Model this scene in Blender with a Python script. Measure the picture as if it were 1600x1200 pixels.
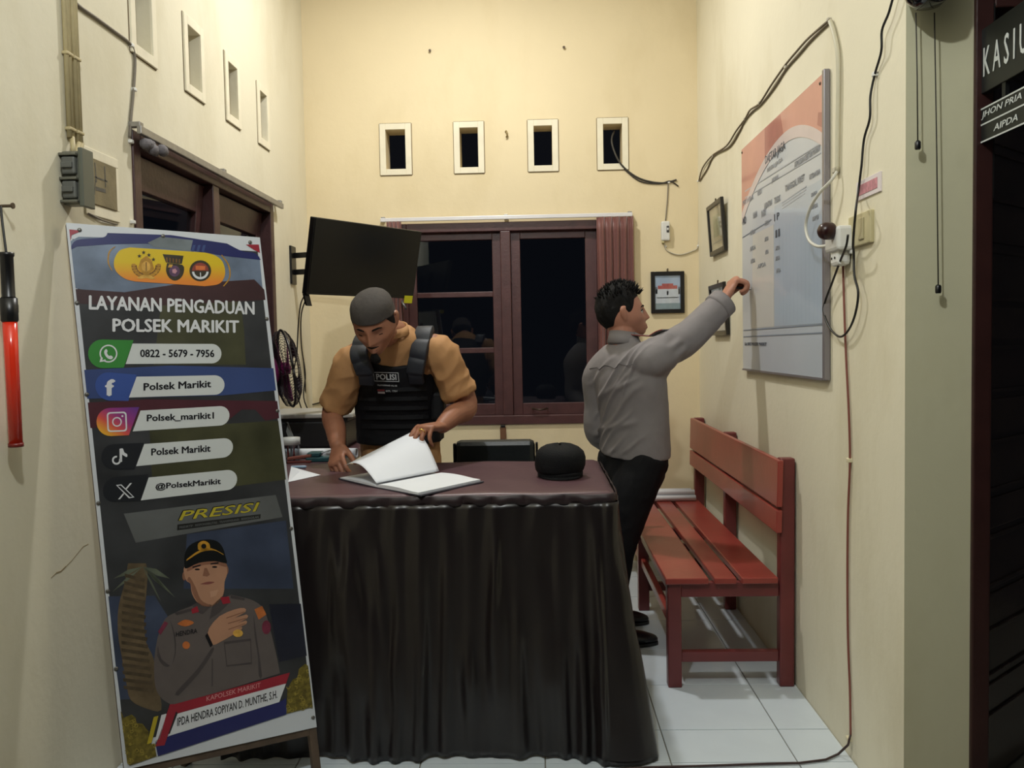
import bpy, bmesh, math, random
import numpy as np
from mathutils import Vector, Matrix, noise
from mathutils.geometry import tessellate_polygon

for o in list(bpy.data.objects): bpy.data.objects.remove(o)
S = bpy.context.scene
C = S.collection
rng = random.Random(7)
pi = math.pi

# ------------------------------------------------------------------ camera
F = 1335.87; EYE = np.array([0., 0., 1.3416])
CAM = np.array([[0.9994165, 0.0285570, -0.0187389], [-0.0173584, -0.0478467, -0.9987038], [-0.0294166, 0.9984464, -0.0473231]])
cd = bpy.data.cameras.new('camera'); cam = bpy.data.objects.new('camera', cd); C.objects.link(cam)
cd.sensor_width = 36; cd.lens = F / 1600 * 36; cd.clip_start = .05; cd.clip_end = 60
mw = Matrix.Identity(4)
for i in range(3):
    mw[i][0] = CAM[0][i]; mw[i][1] = -CAM[1][i]; mw[i][2] = -CAM[2][i]; mw[i][3] = EYE[i]
cam.matrix_world = mw
S.camera = cam

# ------------------------------------------------------------------ world, lamps, exposure
W = bpy.data.worlds.new('night'); S.world = W; W.use_nodes = True
W.node_tree.nodes['Background'].inputs[0].default_value = (.012, .013, .017, 1)
W.node_tree.nodes['Background'].inputs[1].default_value = 0.35
def lamp(name, loc, power, rgb, radius):
    l = bpy.data.lights.new(name, 'POINT'); l.energy = power; l.color = rgb; l.shadow_soft_size = radius
    o = bpy.data.objects.new(name, l); o.location = loc; C.objects.link(o); return o
al = bpy.data.lights.new('ceiling_panel_light', 'AREA'); al.shape = 'DISK'; al.size = .14; al.energy = 38; al.color = (1, .99, .95)
ao = bpy.data.objects.new('ceiling_panel_light', al); ao.location = (-.36, 3.94, 3.66); C.objects.link(ao)
lamp('veranda_bulb_light', (-.35, .72, 3.15), 94, (.95, .99, .99), .04)
S.view_settings.view_transform = 'Standard'; S.view_settings.look = 'None'
S.view_settings.gamma = 1; S.view_settings.use_curve_mapping = False
S.view_settings.exposure = 0

# ------------------------------------------------------------------ pixel rays onto known planes of the room (1600 x 1200)
XR, XL, YB, YF = .982, -1.378, 5.194, 2.311
def ray(u, v): return CAM.T @ np.array([(u - 800) / F, (v - 600) / F, 1.])
def atX(u, v, x=XR): d = ray(u, v); return EYE + d * (x / d[0])
def atY(u, v, y=YB): d = ray(u, v); return EYE + d * (y / d[1])
def atZ(u, v, z=0.): d = ray(u, v); return EYE + d * ((z - EYE[2]) / d[2])
V = lambda *a: np.array(a, float)
def unit(a): a = np.asarray(a, float); return a / np.linalg.norm(a)

# ------------------------------------------------------------------ materials
def lin(c): 
    c = c / 255
    return c / 12.92 if c <= .04045 else ((c + .055) / 1.055) ** 2.4
MATS = {}
def mat(name, rgb, rough=.6, var=.08, scale=6, bump=0, bscale=60, metal=0, spec=.5, coat=0, sheen=0, wave=None):
    if name in MATS: return MATS[name]
    m = bpy.data.materials.new(name); m.use_nodes = True; nt = m.node_tree; N = nt.nodes; L = nt.links
    b = N['Principled BSDF']; c = [lin(x) for x in rgb]
    b.inputs['Roughness'].default_value = rough; b.inputs['Metallic'].default_value = metal
    b.inputs['Specular IOR Level'].default_value = spec; b.inputs['Coat Weight'].default_value = coat
    b.inputs['Coat Roughness'].default_value = .08; b.inputs['Sheen Weight'].default_value = sheen
    tc = N.new('ShaderNodeTexCoord'); n = N.new('ShaderNodeTexNoise'); n.inputs['Scale'].default_value = scale; n.inputs['Detail'].default_value = 5
    L.new(tc.outputs['Object'], n.inputs['Vector'])
    r = N.new('ShaderNodeValToRGB'); r.color_ramp.elements[0].position = .3; r.color_ramp.elements[1].position = .7
    r.color_ramp.elements[0].color = (*[x * (1 - var) for x in c], 1); r.color_ramp.elements[1].color = (*[min(1, x * (1 + var)) for x in c], 1)
    L.new(n.outputs['Fac'], r.inputs['Fac']); L.new(r.outputs['Color'], b.inputs['Base Color'])
    if bump:
        n2 = N.new('ShaderNodeTexNoise'); n2.inputs['Scale'].default_value = bscale; n2.inputs['Detail'].default_value = 4
        L.new(tc.outputs['Object'], n2.inputs['Vector'])
        bp = N.new('ShaderNodeBump'); bp.inputs['Strength'].default_value = bump; bp.inputs['Distance'].default_value = .01
        L.new(n2.outputs['Fac'], bp.inputs['Height']); L.new(bp.outputs['Normal'], b.inputs['Normal'])
    MATS[name] = m; return m
def wall_mat(name, rgb, stain, amount=.35):
    m = mat(name, rgb, .75, .03, 1.6, .12, 28, spec=.25); nt = m.node_tree; N = nt.nodes; L = nt.links; b = N['Principled BSDF']
    src = b.inputs['Base Color'].links[0].from_socket; tc = [n for n in N if n.type == 'TEX_COORD'][0]
    mp = N.new('ShaderNodeMapping'); mp.inputs['Scale'].default_value = (1, 1, .45); L.new(tc.outputs['Object'], mp.inputs['Vector'])
    n = N.new('ShaderNodeTexNoise'); n.inputs['Scale'].default_value = 2.3; n.inputs['Detail'].default_value = 8; n.inputs['Roughness'].default_value = .62
    L.new(mp.outputs['Vector'], n.inputs['Vector'])
    r = N.new('ShaderNodeValToRGB'); r.color_ramp.elements[0].position = .5; r.color_ramp.elements[1].position = .78
    r.color_ramp.elements[0].color = (0, 0, 0, 1); r.color_ramp.elements[1].color = (amount,) * 3 + (1,)
    L.new(n.outputs['Fac'], r.inputs['Fac'])
    x = N.new('ShaderNodeMix'); x.data_type = 'RGBA'; L.new(r.outputs['Color'], x.inputs['Factor']); L.new(src, x.inputs['A'])
    x.inputs['B'].default_value = (*[lin(q) for q in stain], 1); L.new(x.outputs['Result'], b.inputs['Base Color'])
    return m
def glass_mat(name, tint=(.8, .85, .9), gloss=.02, fres=1.45, add=.0):
    m = bpy.data.materials.new(name); m.use_nodes = True; N = m.node_tree.nodes; L = m.node_tree.links; N.remove(N['Principled BSDF'])
    t = N.new('ShaderNodeBsdfTransparent'); t.inputs[0].default_value = (*tint, 1)
    g = N.new('ShaderNodeBsdfGlossy'); g.inputs['Roughness'].default_value = gloss
    lw = N.new('ShaderNodeLayerWeight'); lw.inputs['Blend'].default_value = .5; x = N.new('ShaderNodeMixShader')
    pw = N.new('ShaderNodeMath'); pw.operation = 'POWER'; pw.inputs[1].default_value = 5; L.new(lw.outputs['Facing'], pw.inputs[0])
    f = N.new('ShaderNodeMath'); f.operation = 'MULTIPLY_ADD'; f.inputs[1].default_value = .94; f.inputs[2].default_value = .04; L.new(pw.outputs[0], f.inputs[0])
    L.new(f.outputs[0], x.inputs[0]); L.new(t.outputs[0], x.inputs[1]); L.new(g.outputs[0], x.inputs[2]); L.new(x.outputs[0], N['Material Output'].inputs[0])
    return m

# ------------------------------------------------------------------ mesh builder
class MB:
    def __init__(s): s.v = []; s.f = []
    def add(s, vs, fs):
        o = len(s.v); s.v += [tuple(map(float, p)) for p in vs]; s.f += [tuple(i + o for i in f) for f in fs]; return s
    def box(s, a, b):
        (x0, y0, z0), (x1, y1, z1) = [min(p, q) for p, q in zip(a, b)], [max(p, q) for p, q in zip(a, b)]
        return s.add([(x0,y0,z0),(x1,y0,z0),(x1,y1,z0),(x0,y1,z0),(x0,y0,z1),(x1,y0,z1),(x1,y1,z1),(x0,y1,z1)],
                     [(0,3,2,1),(4,5,6,7),(0,1,5,4),(1,2,6,5),(2,3,7,6),(3,0,4,7)])
    def par(s, o, a, b, c):
        o, a, b, c = map(np.asarray, (o, a, b, c))
        vs = [o, o+a, o+a+b, o+b, o+c, o+a+c, o+a+b+c, o+b+c]
        fs = [(0,3,2,1),(4,5,6,7),(0,1,5,4),(1,2,6,5),(2,3,7,6),(3,0,4,7)]
        if np.dot(np.cross(a, b), c) < 0: fs = [f[::-1] for f in fs]
        return s.add(vs, fs)
    def bar(s, p, q, w, h, up=(0, 0, 1)):
        p, q = np.asarray(p, float), np.asarray(q, float); d = q - p; x = unit(np.cross(d, up)); y = unit(np.cross(x, d))
        return s.par(p - x*w/2 - y*h/2, x*w, y*h, d)
    def tube(s, pts, r, n=8, closed=False):
        pts = [np.asarray(p, float) for p in pts]; rr = r if hasattr(r, '__len__') else [r] * len(pts)
        ref = None; rings = []
        for i, p in enumerate(pts):
            t = unit(pts[min(i+1, len(pts)-1)] - pts[max(i-1, 0)])
            if ref is None: ref = V(0,0,1) if abs(t[2]) < .9 else V(1,0,0)
            x = unit(np.cross(t, ref)); y = np.cross(x, t); ref = y
            rings.append([p + rr[i]*(math.cos(a)*x + math.sin(a)*y) for a in [2*pi*k/n for k in range(n)]])
        return s.loft(rings)
    def loft(s, rings, cap=True):
        n = len(rings[0]); vs = [p for r in rings for p in r]; fs = []
        for i in range(len(rings)-1):
            for k in range(n):
                fs.append((i*n+k, i*n+(k+1) % n, (i+1)*n+(k+1) % n, (i+1)*n+k))
        if cap: fs.append(tuple(range(n))[::-1]); fs.append(tuple((len(rings)-1)*n + k for k in range(n)))
        return s.add(vs, fs)
    def lathe(s, prof, o, ax=(0,0,1), n=20):
        ax = unit(ax); x = unit(np.cross(ax, V(1,0,0) if abs(ax[0]) < .9 else V(0,1,0))); y = np.cross(ax, x); o = np.asarray(o, float)
        return s.loft([[o + ax*h + max(r, 1e-4)*(math.cos(a)*x + math.sin(a)*y) for a in [2*pi*k/n for k in range(n)]] for r, h in prof])
    def prism(s, poly, n, depth):
        """poly: 3D points of a plane outline, extruded along n by depth"""
        poly = [np.asarray(p, float) for p in poly]; n = np.asarray(n, float)*depth; k = len(poly)
        tri = tessellate_polygon([[Vector(p) for p in poly]])
        vs = poly + [p + n for p in poly]; fs = [tuple(t) for t in tri] + [tuple(i+k for i in t[::-1]) for t in tri]
        fs += [(i, (i+1) % k, (i+1) % k + k, i+k) for i in range(k)]
        return s.add(vs, fs)
    def sphere(s, c, r, nu=16, nv=10):
        r = np.asarray(r if hasattr(r, '__len__') else (r, r, r), float); c = np.asarray(c, float)
        return s.loft([[c + r*V(max(math.sin(t), .02)*math.cos(a), max(math.sin(t), .02)*math.sin(a), -math.cos(t)) for a in [2*pi*k/nu for k in range(nu)]] for t in [pi*j/nv for j in range(nv+1)]])
    def build(s, name, m, parent=None, smooth=False, bevel=0, recalc=True):
        me = bpy.data.meshes.new(name); me.from_pydata(s.v, [], s.f)
        if recalc:
            bm = bmesh.new(); bm.from_mesh(me); bmesh.ops.recalc_face_normals(bm, faces=bm.faces); bm.to_mesh(me); bm.free()
        me.materials.append(m)
        if smooth: me.polygons.foreach_set('use_smooth', [True]*len(me.polygons))
        o = bpy.data.objects.new(name, me); C.objects.link(o)
        if parent: attach(o, parent)
        if bevel:
            b = o.modifiers.new('bevel', 'BEVEL'); b.width = bevel; b.segments = 2; b.limit_method = 'ANGLE'; b.angle_limit = .6
        return o
def attach(o, p):
    o.parent = p
    q = p; mtx = Matrix.Identity(4)
    if q.type == 'EMPTY': mtx = Matrix.Translation(q.location).inverted()
    o.matrix_parent_inverse = mtx
def thing(name, label, cat, loc=(0, 0, 0), group=None):
    o = bpy.data.objects.new(name, None); o.location = [float(x) for x in loc]; o.empty_display_size = .1; C.objects.link(o)
    return tag(o, label, cat, group)
def tag(o, label, cat, group=None):
    o['label'] = label; o['category'] = cat
    if group: o['group'] = group
    return o
def struct(o): o['kind'] = 'structure'; return o

def text_mesh(s, m, name, parent, P0, ex, ey, nrm, box, bold=0., shear=0., thick=.0004, lift=.001, keep=False):
    """lettering fitted in box = (x0, y0, x1, y1) of the frame P0 + x*ex + y*ey (ey up); solid letters standing lift off the surface"""
    cu = bpy.data.curves.new('t', 'FONT'); cu.body = s; cu.shear = shear; cu.offset = 0; cu.resolution_u = 2; cu.fill_mode = 'BOTH'; cu.extrude = .01
    o = bpy.data.objects.new('t', cu); C.objects.link(o); dg = bpy.context.evaluated_depsgraph_get(); dg.update()
    me = bpy.data.meshes.new_from_object(o.evaluated_get(dg)); bpy.data.objects.remove(o); bpy.data.curves.remove(cu)
    n = len(me.vertices); co = np.empty(n*3); me.vertices.foreach_get('co', co); co = co.reshape(-1, 3)
    if bold:   # heavier strokes: the glyphs repeated a hair apart
        cps = [(0, 0), (bold, 0), (-bold, 0), (0, bold*.7), (0, -bold*.7)]
        bmx = bmesh.new()
        for dx_, dy_ in cps:
            m2 = me.copy(); c2 = co.copy(); c2[:, 0] += dx_; c2[:, 1] += dy_; m2.vertices.foreach_set('co', c2.ravel()); bmx.from_mesh(m2); bpy.data.meshes.remove(m2)
        bmx.to_mesh(me); bmx.free(); n = len(me.vertices); co = np.empty(n*3); me.vertices.foreach_get('co', co); co = co.reshape(-1, 3)
    nb = 5 if bold else 1; cz = np.repeat(np.arange(nb), n//nb)*.00003
    lo, hi = co.min(0), co.max(0); x0, y0, x1, y1 = box
    u = x0 + (co[:, 0]-lo[0])/(hi[0]-lo[0])*(x1-x0); w = y0 + (co[:, 1]-lo[1])/(hi[1]-lo[1])*(y1-y0)
    h = lift + np.where(co[:, 2] > 0, thick + cz, 0)
    P = np.asarray(P0)[None] + u[:, None]*ex[None] + w[:, None]*ey[None] + h[:, None]*nrm[None]
    me.vertices.foreach_set('co', P.ravel()); me.update(); me.name = name
    me.materials.clear(); me.materials.append(m)
    ob = bpy.data.objects.new(name, me); C.objects.link(ob)
    if parent: attach(ob, parent)
    return ob

# plain colours used in several places
white_plastic = mat('white_plastic', (225, 225, 222), .4)
black_plastic = mat('black_plastic', (18, 18, 20), .35)
black_cable = mat('black_cable', (16, 16, 18), .45)
grey_cable = mat('grey_cable', (120, 112, 100), .55)
cream_cable = mat('cream_cable', (196, 188, 168), .5)
beige_pipe = mat('beige_pvc', (186, 172, 132), .5, .1, 20)
dark_wood = mat('dark_red_wood', (58, 30, 30), .38, .22, 14, .1, 60)
dark_wood_lit = mat('reddish_window_wood', (80, 50, 50), .42, .16, 14, .1, 60)
dirty_metal = mat('dull_aluminium', (150, 148, 145), .4, .1, 30, metal=.6)
paper = mat('white_paper', (226, 230, 236), .6, .02)
# ------------------------------------------------------------------ room shell
cream_back = wall_mat('cream_wall_paint', (230, 214, 178), (200, 180, 134))
cream_side = wall_mat('pale_cream_wall_paint', (228, 221, 198), (194, 182, 146), .45)
trim_paint = mat('vent_trim_paint', (234, 226, 202), .7, .05, 12, .1, 40)
ceiling_paint = mat('ceiling_paint', (225, 222, 210), .8)
TH = .14
def holed_wall(name, o, ud, nd, u0, u1, z0, z1, holes, m):
    """wall sheet of thickness TH behind the plane (o + u*ud + z), nd pointing into the room; holes (u0, u1, z0, z1)"""
    us = sorted({u0, u1, *[h[0] for h in holes], *[h[1] for h in holes]}); zs = sorted({z0, z1, *[h[2] for h in holes], *[h[3] for h in holes]})
    P = lambda u, z, d: V(*o) + u*V(*ud) - d*V(*nd) + V(0, 0, z)
    solid = lambda i, j: 0 <= i < len(us)-1 and 0 <= j < len(zs)-1 and not any(h[0]-1e-6 <= us[i] and us[i+1] <= h[1]+1e-6 and h[2]-1e-6 <= zs[j] and zs[j+1] <= h[3]+1e-6 for h in holes)
    b = MB()
    for i in range(len(us)-1):
        for j in range(len(zs)-1):
            if not solid(i, j): continue
            a, c, e, f = us[i], us[i+1], zs[j], zs[j+1]
            b.add([P(a,e,0),P(c,e,0),P(c,f,0),P(a,f,0)], [(0,1,2,3)]); b.add([P(a,e,TH),P(c,e,TH),P(c,f,TH),P(a,f,TH)], [(3,2,1,0)])
            for (di, dj, p, q) in ((-1,0,(a,e),(a,f)), (1,0,(c,e),(c,f)), (0,-1,(a,e),(c,e)), (0,1,(a,f),(c,f))):
                if not solid(i+di, j+dj): b.add([P(*p,0),P(*q,0),P(*q,TH),P(*p,TH)], [(0,1,2,3)])
    bm = bmesh.new(); me = bpy.data.meshes.new(name); me.from_pydata(b.v, [], b.f); bm.from_mesh(me); bmesh.ops.remove_doubles(bm, verts=bm.verts, dist=1e-5)
    bmesh.ops.recalc_face_normals(bm, faces=bm.faces); bm.to_mesh(me); bm.free(); me.materials.append(m)
    ob = bpy.data.objects.new(name, me); C.objects.link(ob); return struct(ob)

back_vents = [(-.887, -.768), (-.440, -.330), (.005, .115), (.420, .533)]
left_vents = [(2.985, 3.115), (3.440, 3.570), (3.890, 4.008), (4.335, 4.445)]
VZ0, VZ1 = 2.405, 2.640
BW = (-.83, .43, .85, 2.075)      # back window hole
LW = (2.93, 4.50, .95, 2.10)     # left window hole
ZT = 3.74
wall_back = holed_wall('wall_back', (0, YB, 0), (1, 0, 0), (0, -1, 0), XL-TH, XR+TH, -.05, ZT, [(a, b, VZ0, VZ1) for a, b in back_vents] + [BW], cream_back)
wall_left = holed_wall('wall_left', (XL, 0, 0), (0, 1, 0), (1, 0, 0), -.6, YB, -.05, ZT, [(a, b, VZ0, VZ1) for a, b in left_vents] + [LW], cream_side)
wall_right = struct(MB().box((XR, YF, -.05), (XR+.10, YB, ZT)).build('wall_right', cream_side))
pillar_paint = wall_mat('pillar_wall_paint', (208, 204, 174), (182, 174, 132), .4)
wall_front = struct(MB().box((XR+.0001, YF-.0005, -.05), (1.157, YF+.16, ZT)).box((1.157, YF, 2.24), (2.6, YF+.12, ZT)).box((2.05, YF, -.05), (2.6, YF+.12, 2.24)).build('wall_front', pillar_paint))
ceiling = struct(MB().box((XL-.1, -.6, ZT), (2.6, YB+.1, ZT+.06)).build('ceiling', ceiling_paint))
# room beyond the open door: dim, its own floor comes with the slab below
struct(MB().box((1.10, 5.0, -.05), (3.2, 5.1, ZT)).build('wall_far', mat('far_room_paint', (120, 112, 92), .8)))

# floor: grout slab with single tiles
grout = mat('dark_grout', (120, 118, 110), .8)
tile_mat = mat('white_glazed_tile', (212, 222, 230), .16, .05, 3, .02, 8, spec=.5)
floor = struct(MB().box((XL-.14, -.6, -.06), (3.2, YB+.1, -.004)).build('floor', grout))
ys = [-.445, -.055, .335, .725, 1.115, 1.505, 1.895, 2.285, 2.675, 2.905, 3.292, 3.679, 4.066, 4.453, 4.84, 5.19]
xs = [XL] + [.405 - .4*k for k in (4, 3, 2, 1, 0)] + [.805, XR]
tile_meshes = {}
for i in range(len(xs)-1):
    for j in range(7, len(ys)-1):
        w, d = xs[i+1]-xs[i]-.004, ys[j+1]-ys[j]-.004; key = (round(w, 3), round(d, 3))
        if key not in tile_meshes:
            t = MB().box((0, 0, -.008), (w, d, 0)).build('tile', tile_mat, floor, bevel=.0012); tile_meshes[key] = t.data
        else:
            t = bpy.data.objects.new('tile', tile_meshes[key]); C.objects.link(t); attach(t, floor)
            bv = t.modifiers.new('bevel', 'BEVEL'); bv.width = .0012; bv.segments = 2
        t.location = (xs[i]+.002, ys[j]+.002, rng.uniform(-.0004, .0003))

# plaster trims round the vent holes, each its own piece of the setting
k = 0
dark_line = mat('dark_joint_line', (110, 92, 62), .8)
for (vs, o, ud, nd) in ((back_vents, V(0, YB, 0), V(1, 0, 0), V(0, -1, 0)), (left_vents, V(XL, 0, 0), V(0, 1, 0), V(1, 0, 0))):
    for a, b in vs:
        k += 1; w = .036; m = MB()
        P = lambda u, z, d: o + u*ud + d*nd + V(0, 0, z)
        for (u0, u1, z0, z1) in ((a-w, a, VZ0-w, VZ1+w), (b, b+w, VZ0-w, VZ1+w), (a, b, VZ0-w, VZ0), (a, b, VZ1, VZ1+w)):
            m.par(P(u0, z0, -.002), ud*(u1-u0), V(0, 0, z1-z0), nd*.011)
        t = struct(m.build('trim_%d' % k, trim_paint, bevel=.002))
        l = MB()
        for (u0, u1, z0, z1) in ((a-w-.004, a-w, VZ0-w, VZ1+w), (b+w, b+w+.004, VZ0-w, VZ1+w), (a-w, b+w, VZ0-w-.004, VZ0-w), (a-w, b+w, VZ1+w, VZ1+w+.004)):
            l.par(P(u0, z0, -.001), ud*(u1-u0), V(0, 0, z1-z0), nd*.0022)
        l.build('joint_line', dark_line, t)

# window in the back wall
glass = glass_mat('window_glass', (.75, .8, .85), .015, 1.5)
def window(name, o, ud, nd, u0, u1, z0, z1, mull, sashes, m):
    P = lambda u, z, d: V(*o) + u*V(*ud) + d*V(*nd) + V(0, 0, z)
    UD, ND, Z = V(*ud), V(*nd), V(0, 0, 1)
    fr = MB(); t = .055
    fr.par(P(u0, z0, -.11), UD*t, Z*(z1-z0), ND*.118); fr.par(P(u1-t, z0, -.11), UD*t, Z*(z1-z0), ND*.118)
    fr.par(P(u0+t, z0, -.11), UD*(u1-u0-2*t), Z*t, ND*.125); fr.par(P(u0+t, z1-t, -.11), UD*(u1-u0-2*t), Z*t, ND*.118)
    w = struct(fr.build(name, m, bevel=.004))
    MB().par(P(mull[0], z0+t, -.11), UD*(mull[1]-mull[0]), Z*(z1-z0-2*t), ND*.116).build('mullion', m, w, bevel=.004)
    for (a, b, zz0, zz1, stl, str_, bot, top, rails, ang) in sashes:
        # ang: how far the sash swings out at its bottom (top hung), as an outward slope
        Q = lambda u, z, d: P(u, z, d - ang*(zz1 - z))
        zd = Z + 0*ND; up = (Q(a, zz1, 0)-Q(a, zz0, 0)); up = up/np.linalg.norm(up)*1.0
        L_ = np.linalg.norm(Q(a, zz1, 0)-Q(a, zz0, 0))
        sm = MB()
        sm.par(Q(a, zz0, -.075), UD*stl, up*L_, ND*.04); sm.par(Q(b-str_, zz0, -.075), UD*str_, up*L_, ND*.04)
        sm.par(Q(a+stl, zz0, -.075), UD*(b-a-stl-str_), up*bot, ND*.04); sm.par(Q(a+stl, zz1-top, -.075), UD*(b-a-stl-str_), up*top, ND*.04)
        sa = sm.build('sash', m, w, bevel=.003)
        edges = [zz0+bot] + [r for r in rails] + [zz1-top]
        for r in rails: MB().par(Q(a+stl, r-.016, -.072), UD*(b-a-stl-str_), up*.032, ND*.036).build('rail', m, sa, bevel=.003)
        for e in range(len(edges)-1):
            g0 = edges[e] + (.014 if e else -.004); g1 = edges[e+1] - (.014 if e < len(edges)-2 else -.004)
            MB().par(Q(a+stl-.004, g0, -.06), UD*(b-a-stl-str_+.008), up*(g1-g0), ND*.004).build('pane', glass, sa)
    return w
w1 = window('window_1', (0, YB, 0), (1, 0, 0), (0, -1, 0), BW[0], BW[1], BW[2], BW[3], (-.208, -.148),
    [(-.775, -.208, .905, 2.02, .05, .052, .07, .045, (1.303, 1.645), 0), (-.148, .375, .905, 2.02, .058, .07, .07, .045, (), 0)], dark_wood_lit)
hd = MB().tube([(-.03, YB-.03, .945), (-.03, YB+.005, .945)], .006).tube([(.06, YB-.03, .945), (.06, YB+.005, .945)], .006).tube([(-.03, YB-.03, .945), (.015, YB-.034, .938), (.06, YB-.03, .945)], .006)
hd.build('handle', mat('bronze_metal', (70, 55, 48), .4, metal=.7), w1, True)
st = MB().tube([(-.81, YB-.01, 1.62), (-.80, YB-.07, 1.60), (-.775, YB-.09, 1.56)], .007)
st.build('stay', mat('grey_steel', (120, 120, 125), .35, metal=.8), w1, True)
w2 = window('window_2', (XL, 0, 0), (0, 1, 0), (1, 0, 0), LW[0], LW[1], LW[2], LW[3], (3.66, 3.73),
    [(2.985, 3.66, 1.01, 2.04, .06, .06, .07, .12, (), .10), (3.73, 4.445, 1.01, 2.04, .06, .06, .07, .12, (), .14)], mat('left_window_wood', (66, 40, 40), .42, .16, 14, .1, 60))

# door on the right: jamb and an open panelled leaf swung into the next room
jamb_wood = mat('door_jamb_wood', (52, 28, 26), .4, .15, 14, .08, 60)
leaf_wood = mat('black_brown_door_varnish', (78, 66, 63), .22, .2, 10, .05, 50, coat=.3)
d1 = struct(MB().box((1.157, YF-.012, 0), (1.205, YF+.11, 2.24)).box((1.205, YF-.012, 2.19), (2.05, YF+.11, 2.24)).build('door_1', jamb_wood, bevel=.004))
ld = unit((.75, .66, 0)); ln = unit((.66, -.75, 0)); lo = V(1.207, YF+.115, .01)
leaf = MB().par(lo, ld*.80, V(0, 0, 2.16), -ln*.03).build('leaf', leaf_wood, d1, bevel=.003)
px = [(60, 263), (330, 417), (486, 570), (632, 720), (790, 872), (945, 1025), (1092, 1165)]
for a, b in px:
    z0, z1 = 1.3416-(b-540)/F*2.45, min(2.1, 1.3416-(a-540)/F*2.45)
    fr = MB(); x0, x1 = .045, .755; t = .012
    q = lambda x, z: lo + ld*x + V(0, 0, z)
    fr.par(q(x0, z0), ld*(x1-x0), V(0,0,t), ln*.008).par(q(x0, z1-t), ld*(x1-x0), V(0,0,t), ln*.008).par(q(x0, z0+t), ld*t, V(0,0,z1-z0-2*t), ln*.008).par(q(x1-t, z0+t), ld*t, V(0,0,z1-z0-2*t), ln*.008)
    pn = fr.build('panel', leaf_wood, leaf, bevel=.002)
    fld = MB().par(q(x0+.03, z0+.03), ld*(x1-x0-.06), V(0,0,z1-z0-.06), ln*.006).build('panel', leaf_wood, leaf, bevel=.004)
# ------------------------------------------------------------------ curtain and rails
rail = thing('curtain_rail', 'long white curtain rail above the back window', 'curtain rail', (-.175, YB-.03, 2.1))
MB().box((-.925, YB-.045, 2.085), (.585, YB-.03, 2.108)).build('track', mat('white_enamel', (222, 220, 222), .3, .04), rail, bevel=.003)
for x in (-.91, -.17, .57): MB().box((x-.012, YB-.035, 2.10), (x+.012, YB+.001, 2.116)).build('bracket', dirty_metal, rail, bevel=.002)
def cloth_strip(name, fn, nu, nv, m, parent=None, thick=.004):
    b = MB(); b.add([fn(i/nu, j/nv) for i in range(nu+1) for j in range(nv+1)], [(i*(nv+1)+j, (i+1)*(nv+1)+j, (i+1)*(nv+1)+j+1, i*(nv+1)+j+1) for i in range(nu) for j in range(nv)])
    o = b.build(name, m, parent, True)
    s = o.modifiers.new('solid', 'SOLIDIFY'); s.thickness = thick; s.offset = 0
    return o
cur_cloth = mat('brown_satin_curtain', (112, 66, 60), .42, .1, 5, sheen=.3)
def curt(u, v):
    x = .372 + .215*u; z = 2.083 - v*1.30
    d = .018*math.sin(u*30 + .3*math.sin(v*3)) + .008*math.sin(u*61+1)
    x += .01*math.sin(v*4+u*5)*v
    return (x, YB-.045+d*(.55+.45*v), z)
tag(cloth_strip('curtain', curt, 90, 16, cur_cloth), 'gathered brown satin curtain at right end of back window', 'curtain')
def curt2(u, v):
    return (-.885+.085*u + .004*math.sin(v*5), YB-.05+.014*math.sin(u*22), 2.083-v*1.25)
tag(cloth_strip('curtain', curt2, 40, 14, cur_cloth), 'narrow brown curtain bunched behind the television', 'curtain')
rail2 = thing('curtain_rail', 'dusty grey curtain rail over the side window, no curtain', 'curtain rail', (XL+.03, 3.72, 2.1))
MB().box((XL+.028, 2.915, 2.080), (XL+.045, 4.56, 2.108)).build('track', dirty_metal, rail2, bevel=.003)
for y in (2.93, 3.72, 4.54): MB().box((XL-.001, y-.014, 2.105), (XL+.04, y+.014, 2.122)).build('bracket', dirty_metal, rail2, bevel=.002)
rg = MB(); r2 = random.Random(3)
for q in range(7): rg.sphere((XL+.04+r2.uniform(-.01, .015), 2.96+q*.018, 2.055+r2.uniform(-.012, .012)), (.02, .022, .02), 8, 6)
rg.build('bunched_cord', mat('grey_cord', (112, 108, 112), .8, .2, 40, .4, 80), rail2, True)

# ------------------------------------------------------------------ nails and marks on walls
nail_m = mat('rusty_nail', (92, 78, 62), .6, metal=.5)
for (u, v, lab) in ((672, 80, 'small nail high on the back wall, left one'), (881, 75, 'small nail high on the back wall, right one')):
    p = atY(u, v); tag(MB().lathe([(.005, -.003), (.005, .012), (.008, .012), (.008, .016)], p, (0, -1, 0), 8).build('nail', nail_m), lab, 'nail')
p = atY(791, 210)
hk = MB().tube([p + V(-.004, .003, .016), p + V(.0, -.015, .016), p + V(.006, -.018, .002), p + V(.006, -.014, -.012), p + V(0, -.010, -.02)], .0055, 8)
tag(hk.build('wall_hook', mat('tarnished_hook', (150, 132, 92), .5, metal=.6), None, True), 'tarnished hook between second and third back vents', 'hook')

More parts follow.
